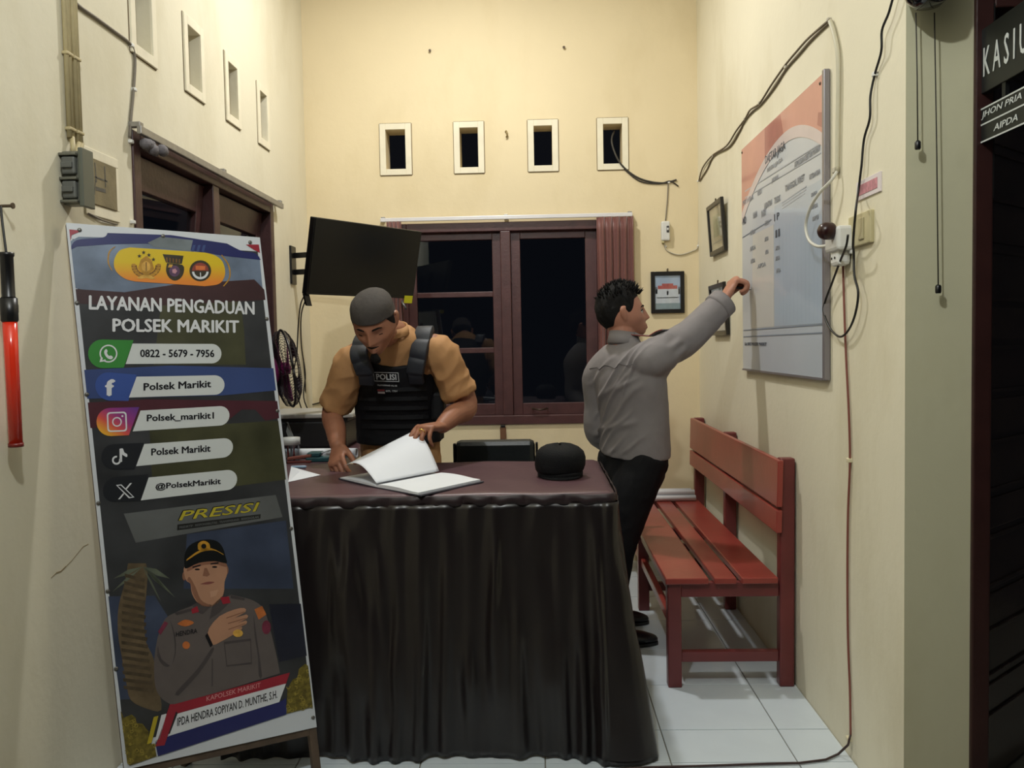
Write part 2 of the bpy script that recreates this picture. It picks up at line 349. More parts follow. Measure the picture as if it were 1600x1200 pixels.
# ------------------------------------------------------------------ electrical things on the left wall
conduit = thing('conduit_set', 'four beige conduit pipes running down the left wall', 'conduit', (XL+.01, 2.56, 2.2))
ztop = ZT
for i, (y, ze) in enumerate(((2.522, 1.975), (2.538, 1.975), (2.566, 1.965), (2.582, 1.965))):
    MB().tube([(XL+.009, y, ze), (XL+.009, y, 2.55), (XL+.009, y, ztop)], .0075, 10).build('pipe', beige_pipe, conduit, True)
for z in (2.0, 2.22, 2.405):
    for y0 in (2.512, 2.556): MB().box((XL, y0, z-.005), (XL+.0185, y0+.036, z+.005)).build('clip', beige_pipe, conduit, bevel=.003)
for a, b in (((2.53, 1.975), (2.515, 1.925)), ((2.566, 1.966), (2.52, 1.925)), ((2.582, 1.966), (2.525, 1.925))):
    MB().tube([(XL+.012, a[0], a[1]+.002), (XL+.018, (a[0]+b[0])/2, (a[1]+b[1])/2-.004), (XL+.022, b[0], b[1])], .0075, 8).build('elbow', beige_pipe, conduit, True)
mb_m = mat('grey_fuse_box', (108, 108, 98), .45, .15, 20, .1, 60, metal=.2)
fb = thing('fuse_box', 'grey breaker box under the conduit pipes on left wall', 'fuse box', (XL, 2.57, 1.85))
MB().box((XL-.001, 2.490, 1.772), (XL+.058, 2.535, 1.928)).build('housing', mb_m, fb, bevel=.004)
MB().box((XL+.052, 2.480, 1.765), (XL+.066, 2.545, 1.936)).build('front_plate', mat('green_grey_plate', (92, 96, 86), .4), fb, bevel=.003)
brk_m = mat('dark_grey_breaker', (98, 100, 96), .4)
for j in range(2):
    z = 1.788 + .070*j
    MB().box((XL+.004, 2.474, z), (XL+.046, 2.492, z+.052)).build('breaker', brk_m, fb, bevel=.006)
    MB().box((XL+.008, 2.466, z+.018), (XL+.040, 2.476, z+.034)).build('rib', brk_m, fb, bevel=.002)
for z in (1.776, 1.842, 1.912): MB().box((XL+.0, 2.470, z), (XL+.05, 2.492, z+.008)).build('flange', mb_m, fb, bevel=.002)
pn = thing('meter_board', 'brown wooden board in pale frame beside the fuse box', 'board', (XL, 2.7, 1.87))
MB().box((XL-.001, 2.606, 1.80), (XL+.010, 2.797, 1.942)).build('board', mat('bare_grey_wood', (132, 120, 90), .7, .2, 12, .2, 50), pn, bevel=.002)
fr = MB()
for (y0, y1, z0, z1) in ((2.606, 2.82, 1.942, 1.972), (2.606, 2.82, 1.765, 1.80), (2.797, 2.82, 1.80, 1.942)): fr.box((XL-.001, y0, z0), (XL+.006, y1, z1))
fr.build('frame', trim_paint, pn, bevel=.002)
MB().tube([(XL+.004, 2.615, 1.767), (XL+.006, 2.70, 1.757), (XL+.004, 2.80, 1.757)], .003, 6).build('wire', grey_cable, pn, True)
stn = mat('dark_pencil_stain', (92, 88, 80), .8, .3, 60)
for (y0, z0, y1, z1, w) in ((2.66, 1.93, 2.665, 1.87, .006), (2.72, 1.93, 2.722, 1.865, .007), (2.655, 1.885, 2.735, 1.885, .005), (2.65, 1.83, 2.66, 1.88, .005), (2.66, 1.85, 2.72, 1.852, .012)):
    MB().bar((XL+.0104, y0, z0), (XL+.0104, y1, z1), w, .0006, (1, 0, 0)).build('stain', stn, pn)

def wall_run(name, label, pts, r, m, plane, off=None, wob=0, n=7):
    P = []
    for q in pts: P.append(plane(*q))
    # smooth with catmull-rom
    out = []
    for i in range(len(P)-1):
        p0, p1, p2, p3 = P[max(i-1, 0)], P[i], P[i+1], P[min(i+2, len(P)-1)]
        for t in np.linspace(0, 1, 7)[:-1]:
            out.append(.5*(2*p1 + (p2-p0)*t + (2*p0-5*p1+4*p2-p3)*t*t + (3*p1-p0-3*p2+p3)*t**3))
    out.append(P[-1])
    t = MB().tube(out, r, n)
    o = t.build(name, m, None, True)
    return tag(o, label, 'cable')
onL = lambda u, v, d=.006: atX(u, v, XL+d)
onR = lambda u, v, d=.006: atX(u, v, XR-d)
onB = lambda u, v, d=.006: atY(u, v, YB-d)
def clips(parent, pts, plane, nd, s=.009, m=white_plastic):
    for (u, v) in pts:
        p = plane(u, v, .004); c = MB().box(p - s*V(1, 1, .7) , p + s*V(1, 1, .7)); 
        c.build('clip', m, parent, bevel=.003)
c1 = wall_run('cable', 'grey cable sloping from conduit pipes to side window rail', [(105, -12), (122, 8), (150, 28), (180, 50), (203, 68), (210, 85), (211, 105), (208, 150), (205, 180), (203, 215)], .005, grey_cable, onL)
clips(c1, [(205, 71), (209, 140), (204, 221), (207, 347)], onL, 0)
c2 = wall_run('cable', 'black cable drooping out of the right back vent', [(960, 205, -.06), (956, 215, -.02), (957, 228, .004), (966, 250, .02), (982, 268, .008), (1005, 281, .006), (1035, 286, .006), (1057, 281, .006)], .0055, mat('dusty_black_cable', (62, 58, 52), .6), onB)
c2b = wall_run('cable', 'second dark cable along the first under right back vent', [(975, 264, .006), (1000, 283, .006), (1030, 287, .006), (1047, 283, .01), (1060, 291, .006)], .004, mat('dusty_black_cable', (62, 58, 52), .6), onB)
c3 = wall_run('cable', 'thin cable from white breaker up to dark cables', [(1044, 286), (1043, 310), (1040, 345)], .0032, grey_cable, onB)
clips(c3, [(1045, 285)], onB, 0, .008)
c4 = wall_run('cable', 'cream cable curving from white breaker to the room corner', [(1038, 380), (1042, 391), (1060, 398), (1080, 393), (1091, 383), (1092, 340), (1092, 286)], .004, cream_cable, onB)
clips(c4, [(1040, 385), (1091, 283), (1091, 384)], onB, 0, .007)
brk = thing('circuit_breaker', 'small white circuit breaker box on the back wall', 'breaker', (.783, YB, 1.99))
MB().box((.757, YB-.035, 1.938), (.808, YB+.001, 2.053)).build('housing', white_plastic, brk, bevel=.008)
MB().box((.787, YB-.038, 1.985), (.803, YB-.030, 2.025)).build('window', mat('dark_grey_plastic', (62, 62, 66), .4), brk, bevel=.002)
MB().box((.789, YB-.045, 1.998), (.799, YB-.036, 2.012)).build('lever', white_plastic, brk, bevel=.002)
MB().box((.760, YB-.028, 1.925), (.775, YB, 1.94)).build('gland', mat('yellowed_plastic', (205, 196, 150), .5), brk, bevel=.003)

# right wall cables
m_rc = mat('dusty_brown_cable', (112, 100, 82), .6, .15, 30)
c5 = wall_run('cable', 'brown cable pair looping diagonally above the duty board, upper strand', [(1092, 283), (1098, 262), (1113, 243), (1135, 228), (1150, 205), (1164, 186), (1172, 172), (1187, 161), (1205, 133), (1226, 103), (1245, 80), (1263, 60), (1296, 31)], .0042, m_rc, lambda u, v, d=.009: onR(u, v, d))
c6 = wall_run('cable', 'brown cable pair looping diagonally above the duty board, lower strand', [(1093, 283), (1105, 264), (1116, 243), (1140, 229), (1155, 206), (1164, 188), (1176, 174), (1190, 162), (1211, 135), (1229, 107), (1250, 83), (1268, 62), (1297, 34)], .0042, m_rc, lambda u, v, d=.005: onR(u, v, d))
clips(c5, [(1115, 243), (1165, 186), (1188, 161), (1229, 105), (1296, 31)], onR, 0, .009, mat('off_white_clip', (190, 184, 168), .5))
c7 = wall_run('cable', 'thick cream conduit beside the duty board', [(1297, 33), (1304, 55), (1309, 85), (1310, 130), (1309, 190), (1308, 268)], .0075, mat('cream_conduit', (198, 192, 170), .5), lambda u, v, d=.01: onR(u, v, d), n=9)
clips(c7, [(1308, 266)], onR, 0, .013, mat('off_white_clip', (190, 184, 168), .5))
c8 = wall_run('cable', 'white cable bowing over the board edge into the socket', [(1308, 268, .012), (1298, 283, .03), (1280, 302, .05), (1266, 325, .06), (1259, 352, .06), (1264, 375, .06), (1278, 385, .055), (1296, 383, .04)], .0052, mat('white_cable', (200, 198, 188), .5), onR, n=9)
c9 = wall_run('cable', 'long black cable hanging in a loop on the right wall', [(1400, -20, .02), (1393, 5, .02), (1388, 22, .02), (1378, 48, .02), (1377, 80, .016), (1367, 116, .008), (1360, 150, .014), (1359, 185, .014), (1350, 218, .012), (1346, 260, .014), (1341, 300, .016), (1337, 330, .05), (1333, 380, .03), (1334, 395, .018), (1335, 430, .02), (1341, 458, .02), (1336, 492, .02), (1325, 517, .02), (1312, 526, .02), (1297, 513, .02), (1287, 488, .02), (1289, 472, .02), (1299, 445, .022), (1312, 410, .035), (1322, 385, .055), (1325, 367, .06)], .0036, black_cable, onR, n=8)
clips(c9, [(1368, 116), (1332, 393)], onR, 0, .009)
m_red = mat('red_brown_cable', (128, 72, 62), .5)
c10 = wall_run('cable', 'red brown cable running down the right wall to floor', [(1317, 408), (1319, 480), (1322, 560), (1326, 640), (1328, 720), (1325, 800), (1324, 900), (1325, 1000), (1328, 1080), (1329, 1148, .012)], .0036, m_red, onR, n=8)
clips(c10, [(1328, 719), (1327, 1154)], onR, 0, .010, mat('cream_clip', (220, 210, 178), .5))
fl = [atX(1329, 1148, XR-.012), atX(1325, 1164, XR-.02)] + [atZ(u, v, .006) for u, v in ((1310, 1178), (1290, 1187), (1250, 1192), (1180, 1194), (1090, 1197), (1010, 1199), (900, 1206))]
tag(MB().tube(fl, .0038, 8).build('cable', mat('dark_brown_cable', (58, 40, 38), .5), None, True), 'dark cable lying across the white floor tiles', 'cable')

# socket cluster
sock = thing('wall_socket', 'white wall socket with a red plug and yellowed plate beside board', 'socket', (XR, 2.70, 1.66))
p0, p1 = onR(1337, 337, 0), onR(1366, 376, 0)
MB().box((XR-.012, p1[1], 1.615), (XR+.001, p0[1]+.03, 1.71)).build('plate', mat('yellowed_plate', (190, 180, 142), .5, .15, 12), sock, bevel=.003)
MB().box((XR-.016, p1[1]+.045, 1.63), (XR-.011, p1[1]+.085, 1.695)).build('rocker', mat('old_beige_rocker', (178, 168, 132), .5), sock, bevel=.003)
MB().box((XR-.055, 2.665, 1.610), (XR+.001, 2.785, 1.685)).build('socket_body', white_plastic, sock, bevel=.010)
MB().box((XR-.045, 2.69, 1.565), (XR-.004, 2.765, 1.615)).build('adapter', white_plastic, sock, bevel=.012)
a = V(XR-.055, 2.705, 1.672)
MB().lathe([(.024, 0), (.027, .006), (.027, .028), (.021, .040), (.012, .046)], a, (-1, -.15, 0), 18).build('plug', mat('dark_maroon_plug', (44, 16, 18), .3), sock, True)
for dy in (-.014, .014): MB().lathe([(.004, 0), (.004, .0015)], (XR-.046, 2.728+dy, 1.59), (-1, 0, 0), 8).build('hole', black_plastic, sock)

sg = thing('wall_sticker', 'small pink and white sticker plate above the socket', 'sign', (XR, 2.555, 1.78))
MB().box((XR-.005, 2.465, 1.752), (XR+.001, 2.645, 1.808)).build('plate', mat('white_sticker', (224, 214, 216), .5, .03), sg, bevel=.001)
MB().box((XR-.0062, 2.485, 1.765), (XR-.0048, 2.628, 1.795)).build('print', mat('pink_print', (192, 132, 142), .6, .25, 70), sg)

# picture frames
def picture(name, label, group, c, ud, nd, w, h, art, tilt=0):
    """framed picture; c = centre on the wall, ud along its width, nd out of the wall; tilt = how far its top leans out"""
    t = thing(name, label, 'picture', c, group)
    up = unit(V(0, 0, 1) + nd*tilt); n2 = unit(np.cross(ud, up)); n2 = n2 if n2 @ nd > 0 else -n2
    o = c + nd*.003 + nd*(tilt*h/2+.0) ; P = lambda x, y, d: o + ud*x + up*y + n2*d
    bw = .024; f = MB()
    f.par(P(-w/2, -h/2, 0), ud*bw, up*h, n2*.018).par(P(w/2-bw, -h/2, 0), ud*bw, up*h, n2*.018).par(P(-w/2+bw, -h/2, 0), ud*(w-2*bw), up*bw, n2*.018).par(P(-w/2+bw, h/2-bw, 0), ud*(w-2*bw), up*bw, n2*.018)
    f.build('frame', mat('black_frame', (22, 20, 20), .3), t, bevel=.003)
    MB().par(P(-w/2+bw-.003, -h/2+bw-.003, .003), ud*(w-2*bw+.006), up*(h-2*bw+.006), n2*.005).build('print', art[0], t)
    for (nm, x0, y0, x1, y1, m) in art[1]:
        W_, H_ = w-2*bw, h-2*bw
        MB().par(P(-W_/2+x0*W_, -H_/2+y0*H_, .008), ud*(x1-x0)*W_, up*(y1-y0)*H_, n2*.0006).build(nm, m, t)
    MB().par(P(-w/2+bw-.002, -h/2+bw-.002, .0105), ud*(w-2*bw+.004), up*(h-2*bw+.004), n2*.0015).build('glazing', glass_mat('picture_glass', (.97, .97, .97), .05), t)
    MB().tube([P(0, h/2-.004, .004), P(.0, h/2+.012, .002), P(.004, h/2+.018, .002)], .004, 6).build('hook', nail_m, t)
    return t
skyp = mat('pale_blue_print', (176, 196, 222), .5, .1, 20); redroof = mat('print_red_roof', (188, 92, 88), .6, .2, 60); whitep = mat('print_white', (214, 222, 232), .5, .06, 40); greyp = mat('print_grey', (120, 128, 140), .6, .2, 60)
picture('picture_frame', 'black framed picture of a red roofed building on back wall', None, V(.793, YB, 1.631), V(1, 0, 0), V(0, -1, 0), .20, .25,
    (skyp, [('printed_building', .03, .18, .97, .60, whitep), ('printed_roof', .12, .60, .88, .70, redroof), ('printed_roof', .28, .70, .72, .76, redroof), ('printed_wall', .0, .46, .10, .66, greyp), ('printed_wall', .92, .44, 1., .66, greyp), ('printed_figure', .47, .42, .53, .54, mat('print_dark', (60, 62, 70), .6)), ('printed_line', .08, .33, .92, .355, greyp), ('printed_lawn', .0, .0, 1., .18, mat('print_green', (150, 170, 178), .6, .1, 40))]))
oldp = mat('faded_document', (196, 190, 164), .5, .18, 14)
picture('picture_frame', 'upper black framed faded document on the right wall', 'framed documents on the right wall', V(XR, 4.58, 1.932), V(0, -1, 0), V(-1, 0, 0), .36, .27, (oldp, [('printed_map', .25, .3, .75, .8, mat('faded_green', (160, 168, 140), .6, .25, 30)), ('printed_line', .15, .16, .85, .18, greyp)]), .07)
picture('picture_frame', 'lower black framed picture behind the officer raised forearm', 'framed documents on the right wall', V(XR, 4.54, 1.50), V(0, -1, 0), V(-1, 0, 0), .36, .27, (whitep, [('printed_sky', .1, .4, .9, .9, skyp), ('printed_figure', .3, .3, .6, .6, greyp)]), .07)

# ------------------------------------------------------------------ duty roster board on the right wall
bd = thing('duty_board', 'large duty roster board with red top hanging on right wall', 'board', (XR, 3.5, 1.7))
bx = XR-.018; Yn, Yf, Z0, Z1 = 2.885, 4.03, 1.205, 2.217
MB().box((bx, Yn+.012, Z0), (XR-.002, Yf, Z1)).build('backing', mat('white_board_sheet', (190, 198, 210), .35, .04, 3, coat=.6), bd, bevel=.001)
f = MB().box((bx-.004, Yn-.0, Z0-.006), (XR-.002, Yn+.022, Z1+.008)); f.build('frame_strip', mat('grey_aluminium_strip', (142, 138, 144), .35, metal=.5), bd, bevel=.002)
MB().box((bx-.0035, Yn+.022, Z0-.008), (XR-.002, Yf, Z0)).build('frame_strip', mat('grey_aluminium_strip', (142, 138, 144), .35, metal=.5), bd)
bn = V(-1, 0, 0)
BP = lambda u, v, d=0: atX(u, v, bx-.0008-d)
def bpatch(name, pts, m, d=0., parent=bd): return MB().prism([BP(u, v, d) for u, v in pts], bn, .0005).build(name, m, parent)
pr_red = mat('print_salmon_red', (204, 142, 130), .4, .08, 5, coat=.5); pr_dred = mat('print_brick_red', (170, 100, 96), .4, .12, 12, coat=.5)
BY = lambda y, z, d=0: V(bx-.0008-d, y, z)
def bq(name, poly, m, d=0.): return MB().prism([BY(y, z, d) for y, z in poly], bn, .0005).build(name, m, bd)
def arcz(y, top=2.128): return top - (.42 if y > 3.33 else .6)*(y-3.33)**2
ysA = np.linspace(Yn+.024, Yf-.002, 36)
bq('printed_header', [(Yf-.002, Z1-.002), (Yn+.024, Z1-.002)] + [(y, arcz(y)) for y in ysA], pr_red)
bq('printed_arc', [(y, arcz(y)) for y in ysA] + [(y, arcz(y, 2.085 - .01*(y-3.33)**2)) for y in ysA[::-1]], mat('print_pale_arc', (206, 192, 194), .4, coat=.5), .0004)
ysF = np.linspace(3.36, 3.625, 9)
bq('printed_flag', [(3.625, 2.212), (3.40, 2.212), (3.375, 2.16)] + [(y, arcz(y)) for y in ysF], pr_dred, .0005)
bq('printed_mark', [(2.96, 2.06), (2.91, 2.04), (2.91, 2.09), (2.95, 2.10)], pr_dred, .0005)
txt = mat('print_dark_grey_blue', (66, 72, 86), .5); txt2 = mat('print_faint_grey', (142, 144, 150), .5); lnm = mat('print_table_line', (120, 130, 146), .5)
ey = V(0, 0, 1); exb = V(0, -1, 0)
def bw_(s, u0, u1, v0, v1, m, **k):
    """board lettering between pixel columns u0..u1; v0 / v1 the bottom and top of its first letter"""
    a, b = BP(u0, v0), BP(u0, v1); c = BP(u1, v0)
    text_mesh(s, m, 'lettering', bd, BY(a[1], a[2]), exb, ey, bn, (0, 0, a[1]-c[1], b[2]-a[2]), **k)
bw_('DAFTAR JAGA', 1196, 1227, 261, 244, txt, bold=.02)
bw_('REGU JAGA', 1199, 1223, 271, 263, txt2, bold=.01)
for q in (('KEPOLISIAN SEKTOR MARIKIT', 1242, 1282, 262, 253), ('JADWAL', 1206, 1217, 288, 279), ('TANGGAL PIKET', 1227, 1257, 300, 290), ('KETERANGAN', 1265, 1281, 281, 273), ('JABATAN', 1194, 1206, 330, 318), ('TUGAS', 1210, 1219, 319, 309), ('PERWIRA', 1161, 1177, 322, 314), ('REGU', 1184, 1190, 306, 299), ('NAMA', 1177, 1183, 342, 332), ('PANGKAT', 1190, 1197, 340, 329), ('BRIPKA', 1268, 1277, 308, 302), ('AIPDA', 1268, 1278, 328, 321), ('BRIPTU', 1270, 1279, 346, 339)):
    bw_(*q, txt2, bold=.02)
bw_('NO', 1161, 1166, 352, 340, txt, bold=.03); bw_('I P', 1210, 1218, 346, 335, txt, bold=.03); bw_('II', 1212, 1219, 372, 360, txt, bold=.03)
for (u0, u1, v) in ((1172, 1180, 368), (1172, 1181, 393), (1173, 1180, 412), (1195, 1202, 353), (1195, 1201, 378), (1196, 1201, 398), (1212, 1219, 392), (1212, 1219, 408), (1213, 1220, 427), (1184, 1197, 420)):
    bw_('AIPDA', u0, u1, v, v-7, txt2, bold=.02)
def bline(u0, v0, u1, v1, m): 
    a, b = BP(u0, v0, .0002), BP(u1, v1, .0002); MB().prism([a, b, b + V(0, 0, .0045), a + V(0, 0, .0045)], bn, .0005).build('printed_line', m, bd)
for q in ((1160, 372, 1205, 344), (1162, 517, 1285, 508), (1162, 527, 1285, 521)): bline(*q, lnm)
for q in ((1222, 318, 1260, 292), (1222, 322, 1260, 297), (1222, 327, 1258, 303), (1164, 300, 1282, 225), (1164, 310, 1282, 240)): bline(*q, mat('print_faint_line', (170, 174, 182), .5))
stuff_lines = MB()
for i in range(11):
    y = 3.42 - i*.046
    stuff_lines.prism([BY(y, 1.40), BY(y-.003, 1.40), BY(y-.003, 1.78), BY(y, 1.78)], bn, .0004)
o = stuff_lines.build('printed_column_lines', mat('print_faint_column', (160, 172, 190), .5), bd); o['kind'] = 'stuff'
bq('print_and_reflection', [(3.487, 1.39), (2.91, 1.39), (2.91, 1.872), (3.487, 1.872)], mat('print_light_blue', (172, 186, 204), .35, .03, coat=.6), -.0003)
bq('print_and_reflection', [(3.86, 1.39), (3.50, 1.39), (3.50, 1.80), (3.83, 1.80)], mat('pale_grey_reflection', (206, 206, 204), .35, .03, coat=.6), -.0003)  # whitish patch on the left: reflection in the glossy cover, put into the colour
bw_('KA SPKT POLSEK MARIKIT', 1164, 1198, 540, 535, txt, bold=.02)
for i, (y, z) in enumerate(((4.015, 2.20), (2.93, 2.19))): MB().lathe([(.006, 0), (.006, .002), (.003, .004)], BY(y, z), bn, 10).build('screw', nail_m, bd)
# ------------------------------------------------------------------ banner on its wooden stand
K_ = .92
def hpose(cor, width):
    A = []
    for (x, y), (u, v) in zip([(0,0),(1,0),(1,1),(0,1)], cor):
        u = (u-800)/F; v = (v-600)/F
        A += [[x,y,1,0,0,0,-u*x,-u*y,-u], [0,0,0,x,y,1,-v*x,-v*y,-v]]
    h = np.linalg.svd(np.array(A))[2][-1].reshape(3, 3)
    if h[2, 2] < 0: h = -h
    s = width/np.linalg.norm(h[:, 0])
    return EYE + CAM.T @ (h[:, 2]*s), CAM.T @ h[:, 0]*s, CAM.T @ h[:, 1]*s, np.linalg.inv(h)
bTL, bEX, bEY, bH = hpose([(103, 348), (406, 371), (495, 1136), (194, 1203)], .6*K_)
bN = unit(np.cross(bEX, bEY)); bN = bN if bN[1] < 0 else -bN
def bst(u, v): q = bH @ np.array([(u-800)/F, (v-600)/F, 1.]); return q[0]/q[2], q[1]/q[2]
BW3 = lambda s, t, d=0.: bTL + s*bEX + t*bEY + d*bN
def bpx(u, v, d=0.): return BW3(*bst(u, v), d)
base = BW3(.5, 1.1); base[2] = 0
ban = thing('banner_stand', 'tall complaints service banner nailed to a leaning wooden stand', 'banner', base)
stand_wood = mat('weathered_stand_wood', (84, 68, 54), .7, .25, 16, .2, 60)
exu, eyu = unit(bEX), unit(bEY)
tfl = (0 - bTL[2]) / bEY[2]
for s in (.0, .955):
    p = BW3(s, .0, -.030); q = BW3(s, 1, -.030); kz = p[2]/(p[2]-q[2]); q = p + (q-p)*kz*.999
    MB().par(p, bEX*.045, q-p, bN*.026).build('stile', stand_wood, ban, bevel=.002)
for t in (.005, .45, .985):
    MB().par(BW3(.045, t, -.029), bEX*.91, bEY*(.016 if t < .9 else .03), bN*.024).build('cross_rail', stand_wood, ban, bevel=.002)
pL = BW3(.62, .10, -.032); MB().bar(pL, (pL[0]-.10, pL[1]+.04, .0), .03, .02).build('back_leg', stand_wood, ban)
vin = MB(); 
nu, nv = 12, 30
def vy(i, j):
    s, t = i/nu, j/nv; return BW3(s, t, .0005 + 0*math.sin(t*9+s*3))
vin.par(BW3(0, 0, -.003), bEX, bEY, bN*.003)
vinyl = vin.build('vinyl_sheet', mat('banner_vinyl', (206, 210, 216), .32, .03, 4, coat=.25), ban)
for (s, t) in ((.06, .012), (.47, .012), (.94, .012), (.012, .15), (.012, .32), (.012, .52), (.012, .68), (.012, .82), (.985, .17), (.985, .36), (.985, .6), (.985, .98)):
    MB().lathe([(.006, 0), (.006, .002), (.0025, .003)], BW3(s, t, 0), bN, 10).build('nail_head', mat('nail_head_metal', (110, 108, 104), .4, metal=.6), ban, True)
LAY = .00025
def bp(name, pts, m, layer, st=False):
    Q = list(pts) if st else [bst(u, v) for u, v in pts]
    Q = [(min(max(s, .012), .990), min(max(t, .004), .996)) for s, t in Q]
    P = [BW3(*p, layer*LAY) for p in Q]
    return MB().prism(P, bN, .0002).build(name, m, vinyl)
z2 = lambda *p: [(80+x/3.75, 330+y/3.75) for x, y in p]
z3 = lambda *p: [(100+x/3.75, 600+y/3.75) for x, y in p]
z4 = lambda *p: [(140+x/3.75, 880+y/3.75) for x, y in p]
def curve(pts, n=8):
    P = [np.asarray(p, float) for p in pts]; out = []
    for i in range(len(P)-1):
        p0, p1, p2, p3 = P[max(i-1, 0)], P[i], P[i+1], P[min(i+2, len(P)-1)]
        for t in np.linspace(0, 1, n)[:-1]: out.append(.5*(2*p1+(p2-p0)*t+(2*p0-5*p1+4*p2-p3)*t*t+(3*p1-p0-3*p2+p3)*t**3))
    return [tuple(p) for p in out] + [tuple(P[-1])]
def ell(c, a, b, t0=0, t1=2*pi, n=24): return [(c[0]+a*math.cos(t), c[1]+b*math.sin(t)) for t in np.linspace(t0, t1, n, endpoint=abs(t1-t0) < 6.2)]
bm_ = lambda n, c, var=.12, sc=6, **k: mat('banner_'+n, c, .34, var, sc, coat=.2, **k)
g_dark = bm_('dark_grey', (54, 55, 57), .38, 7); g_navy = bm_('navy', (38, 42, 96), .08); g_sky = bm_('cloudy_sky', (112, 126, 148), .32, 9)
g_roof = bm_('roof_brown', (66, 44, 46), .2, 9); g_olive = bm_('olive_wall', (70, 70, 50), .32, 8); g_blue = bm_('blue_band', (58, 74, 122), .12, 5)
g_maroon = bm_('maroon_drape', (74, 38, 46), .15, 9); g_red = bm_('red', (150, 40, 54)); g_white = bm_('print_white', (214, 216, 220), .03)
g_black = bm_('ink', (24, 24, 28), .05); g_slate = bm_('slate', (60, 68, 88), .28, 8); g_grey = bm_('grey_pale', (96, 98, 98), .15, 8)
# background print
bp('printed_backdrop', [(.022, .03), (.978, .03), (.985, .948), (.015, .955)], g_dark, 1, True)
bp('printed_sky', z2((100, 175), (160, 150), (600, 160), (1220, 265), (1240, 470), (1130, 440), (900, 445), (700, 440), (430, 480), (300, 480), (110, 450)), g_sky, 2)
bp('printed_roof', z2((430, 475), (720, 430), (1190, 400), (1250, 460), (1255, 520), (900, 540), (500, 560), (112, 540), (110, 455)), g_roof, 2.5)
bp('printed_wall', z2((650, 500), (1100, 450), (1130, 700), (1140, 900), (600, 900)), g_olive, 2.2)
bp('printed_band', z2((160, 930), (700, 905), (1312, 920), (1325, 1050), (1000, 1080), (175, 1100)), g_blue, 3)
bp('printed_drape', z3((95, 110), (500, 90), (1255, 100), (1262, 200), (1180, 215), (1120, 150), (1040, 150), (960, 215), (640, 235), (110, 260)), g_maroon, 3)
bp('printed_wall', z3((500, 260), (1255, 215), (1300, 560), (700, 640), (520, 640)), bm_('olive_dark', (66, 66, 46), .34, 8), 2.2)
bp('printed_ground', z3((350, 760), (1240, 650), (1280, 780), (420, 930)), g_grey, 2.6)
bp('printed_building', z3((720, 880), (1300, 800), (1345, 1200), (700, 1200)), g_slate, 2.2)
bp('printed_hill', z4((70, 200), (380, 190), (470, 330), (470, 780), (180, 800), (120, 600)), g_slate, 2.3)
bp('printed_building', z4((1050, 240), (1250, 235), (1282, 540), (1110, 580)), bm_('building_navy', (34, 36, 48), .2, 10), 2.6)
palm = bm_('palm_trunk', (96, 82, 62), .3, 22)
bp('printed_palm', curve(z4((225, 0), (205, 120), (170, 250), (165, 400), (190, 560), (215, 700), (240, 800), (330, 850), (420, 860), (400, 720), (375, 560), (330, 460), (318, 330), (330, 200), (340, 60), (330, 0)), 4), palm, 3.2)
for j in range(16):
    t = j/16; a = z4((205-20*math.sin(t*3)+0*t, 60+t*700), (325+60*t*t, 90+t*690)); b_ = z4((320+60*t*t, 112+t*690), (207-20*math.sin(t*3), 80+t*700))
    bp('printed_bark', a + b_, bm_('palm_bark', (78, 67, 52), .3, 40), 3.6)
frond = bm_('palm_frond', (92, 98, 84), .25, 16)
for (x1, y1, w) in ((470, 90, 16), (455, 160, 14), (420, 230, 12), (140, 90, 12), (130, 170, 10), (500, 200, 12)):
    bp('printed_frond', z4((310, 20), ((310+x1)/2, (20+y1)/2-w*1.4), (x1, y1), ((310+x1)/2, (20+y1)/2+w)), frond, 3.4)
# header ribbon, corners, emblem capsule
bp('printed_ribbon', curve(z2((110, 225), (150, 170), (300, 155), (330, 128)), 6) + z2((700, 140), (1030, 190)) + curve(z2((1030, 190), (1120, 235), (1190, 245), (1228, 285)), 5) + z2((1215, 285), (1010, 262), (560, 190), (330, 195), (150, 208)), g_navy, 4)
bp('printed_cloud', z2((565, 185), (640, 150), (830, 170), (815, 235), (600, 210)), bm_('grey_green_cloud', (110, 118, 122), .25, 14), 4.4)
for q in range(3): bp('printed_chevron', z2((830+30*q, 200), (845+30*q, 198), (835+30*q, 238), (848+30*q, 240), (836+30*q, 240), (820+30*q, 236)), g_blue, 5)
bp('printed_corner', z2((88, 106), (180, 115), (120, 140), (95, 175)), g_red, 5)
bp('printed_corner', z2((1140, 196), (1216, 196), (1224, 245), (1190, 228)), g_red, 5)
yel = bm_('capsule_yellow', (214, 168, 40), .12, 3)
nt = yel.node_tree; b_ = nt.nodes['Principled BSDF']; tcn = [n for n in nt.nodes if n.type == 'TEX_COORD'][0]
sx = nt.nodes.new('ShaderNodeSeparateXYZ'); nt.links.new(tcn.outputs['Generated'], sx.inputs[0])
cr = nt.nodes.new('ShaderNodeValToRGB'); nt.links.new(sx.outputs['Z'], cr.inputs[0])
cr.color_ramp.elements[0].position = .12; cr.color_ramp.elements[0].color = (*[lin(x) for x in (224, 134, 52)], 1)
cr.color_ramp.elements[1].position = .62; cr.color_ramp.elements[1].color = (*[lin(x) for x in (214, 184, 34)], 1)
nt.links.new(cr.outputs[0], b_.inputs['Base Color'])
cap = curve(z2((460, 213), (400, 232), (368, 290), (378, 350), (430, 395), (490, 412)), 6) + curve(z2((900, 440), (985, 425), (1018, 370), (1005, 300), (960, 260), (900, 243)), 6) + z2((640, 225))
bp('printed_capsule', cap, yel, 6)
gold = bm_('emblem_gold', (176, 130, 44), .25, 60); bronze = bm_('emblem_bronze', (118, 82, 34), .3, 60); emblem_d = bm_('emblem_dark', (56, 50, 38), .2, 60)
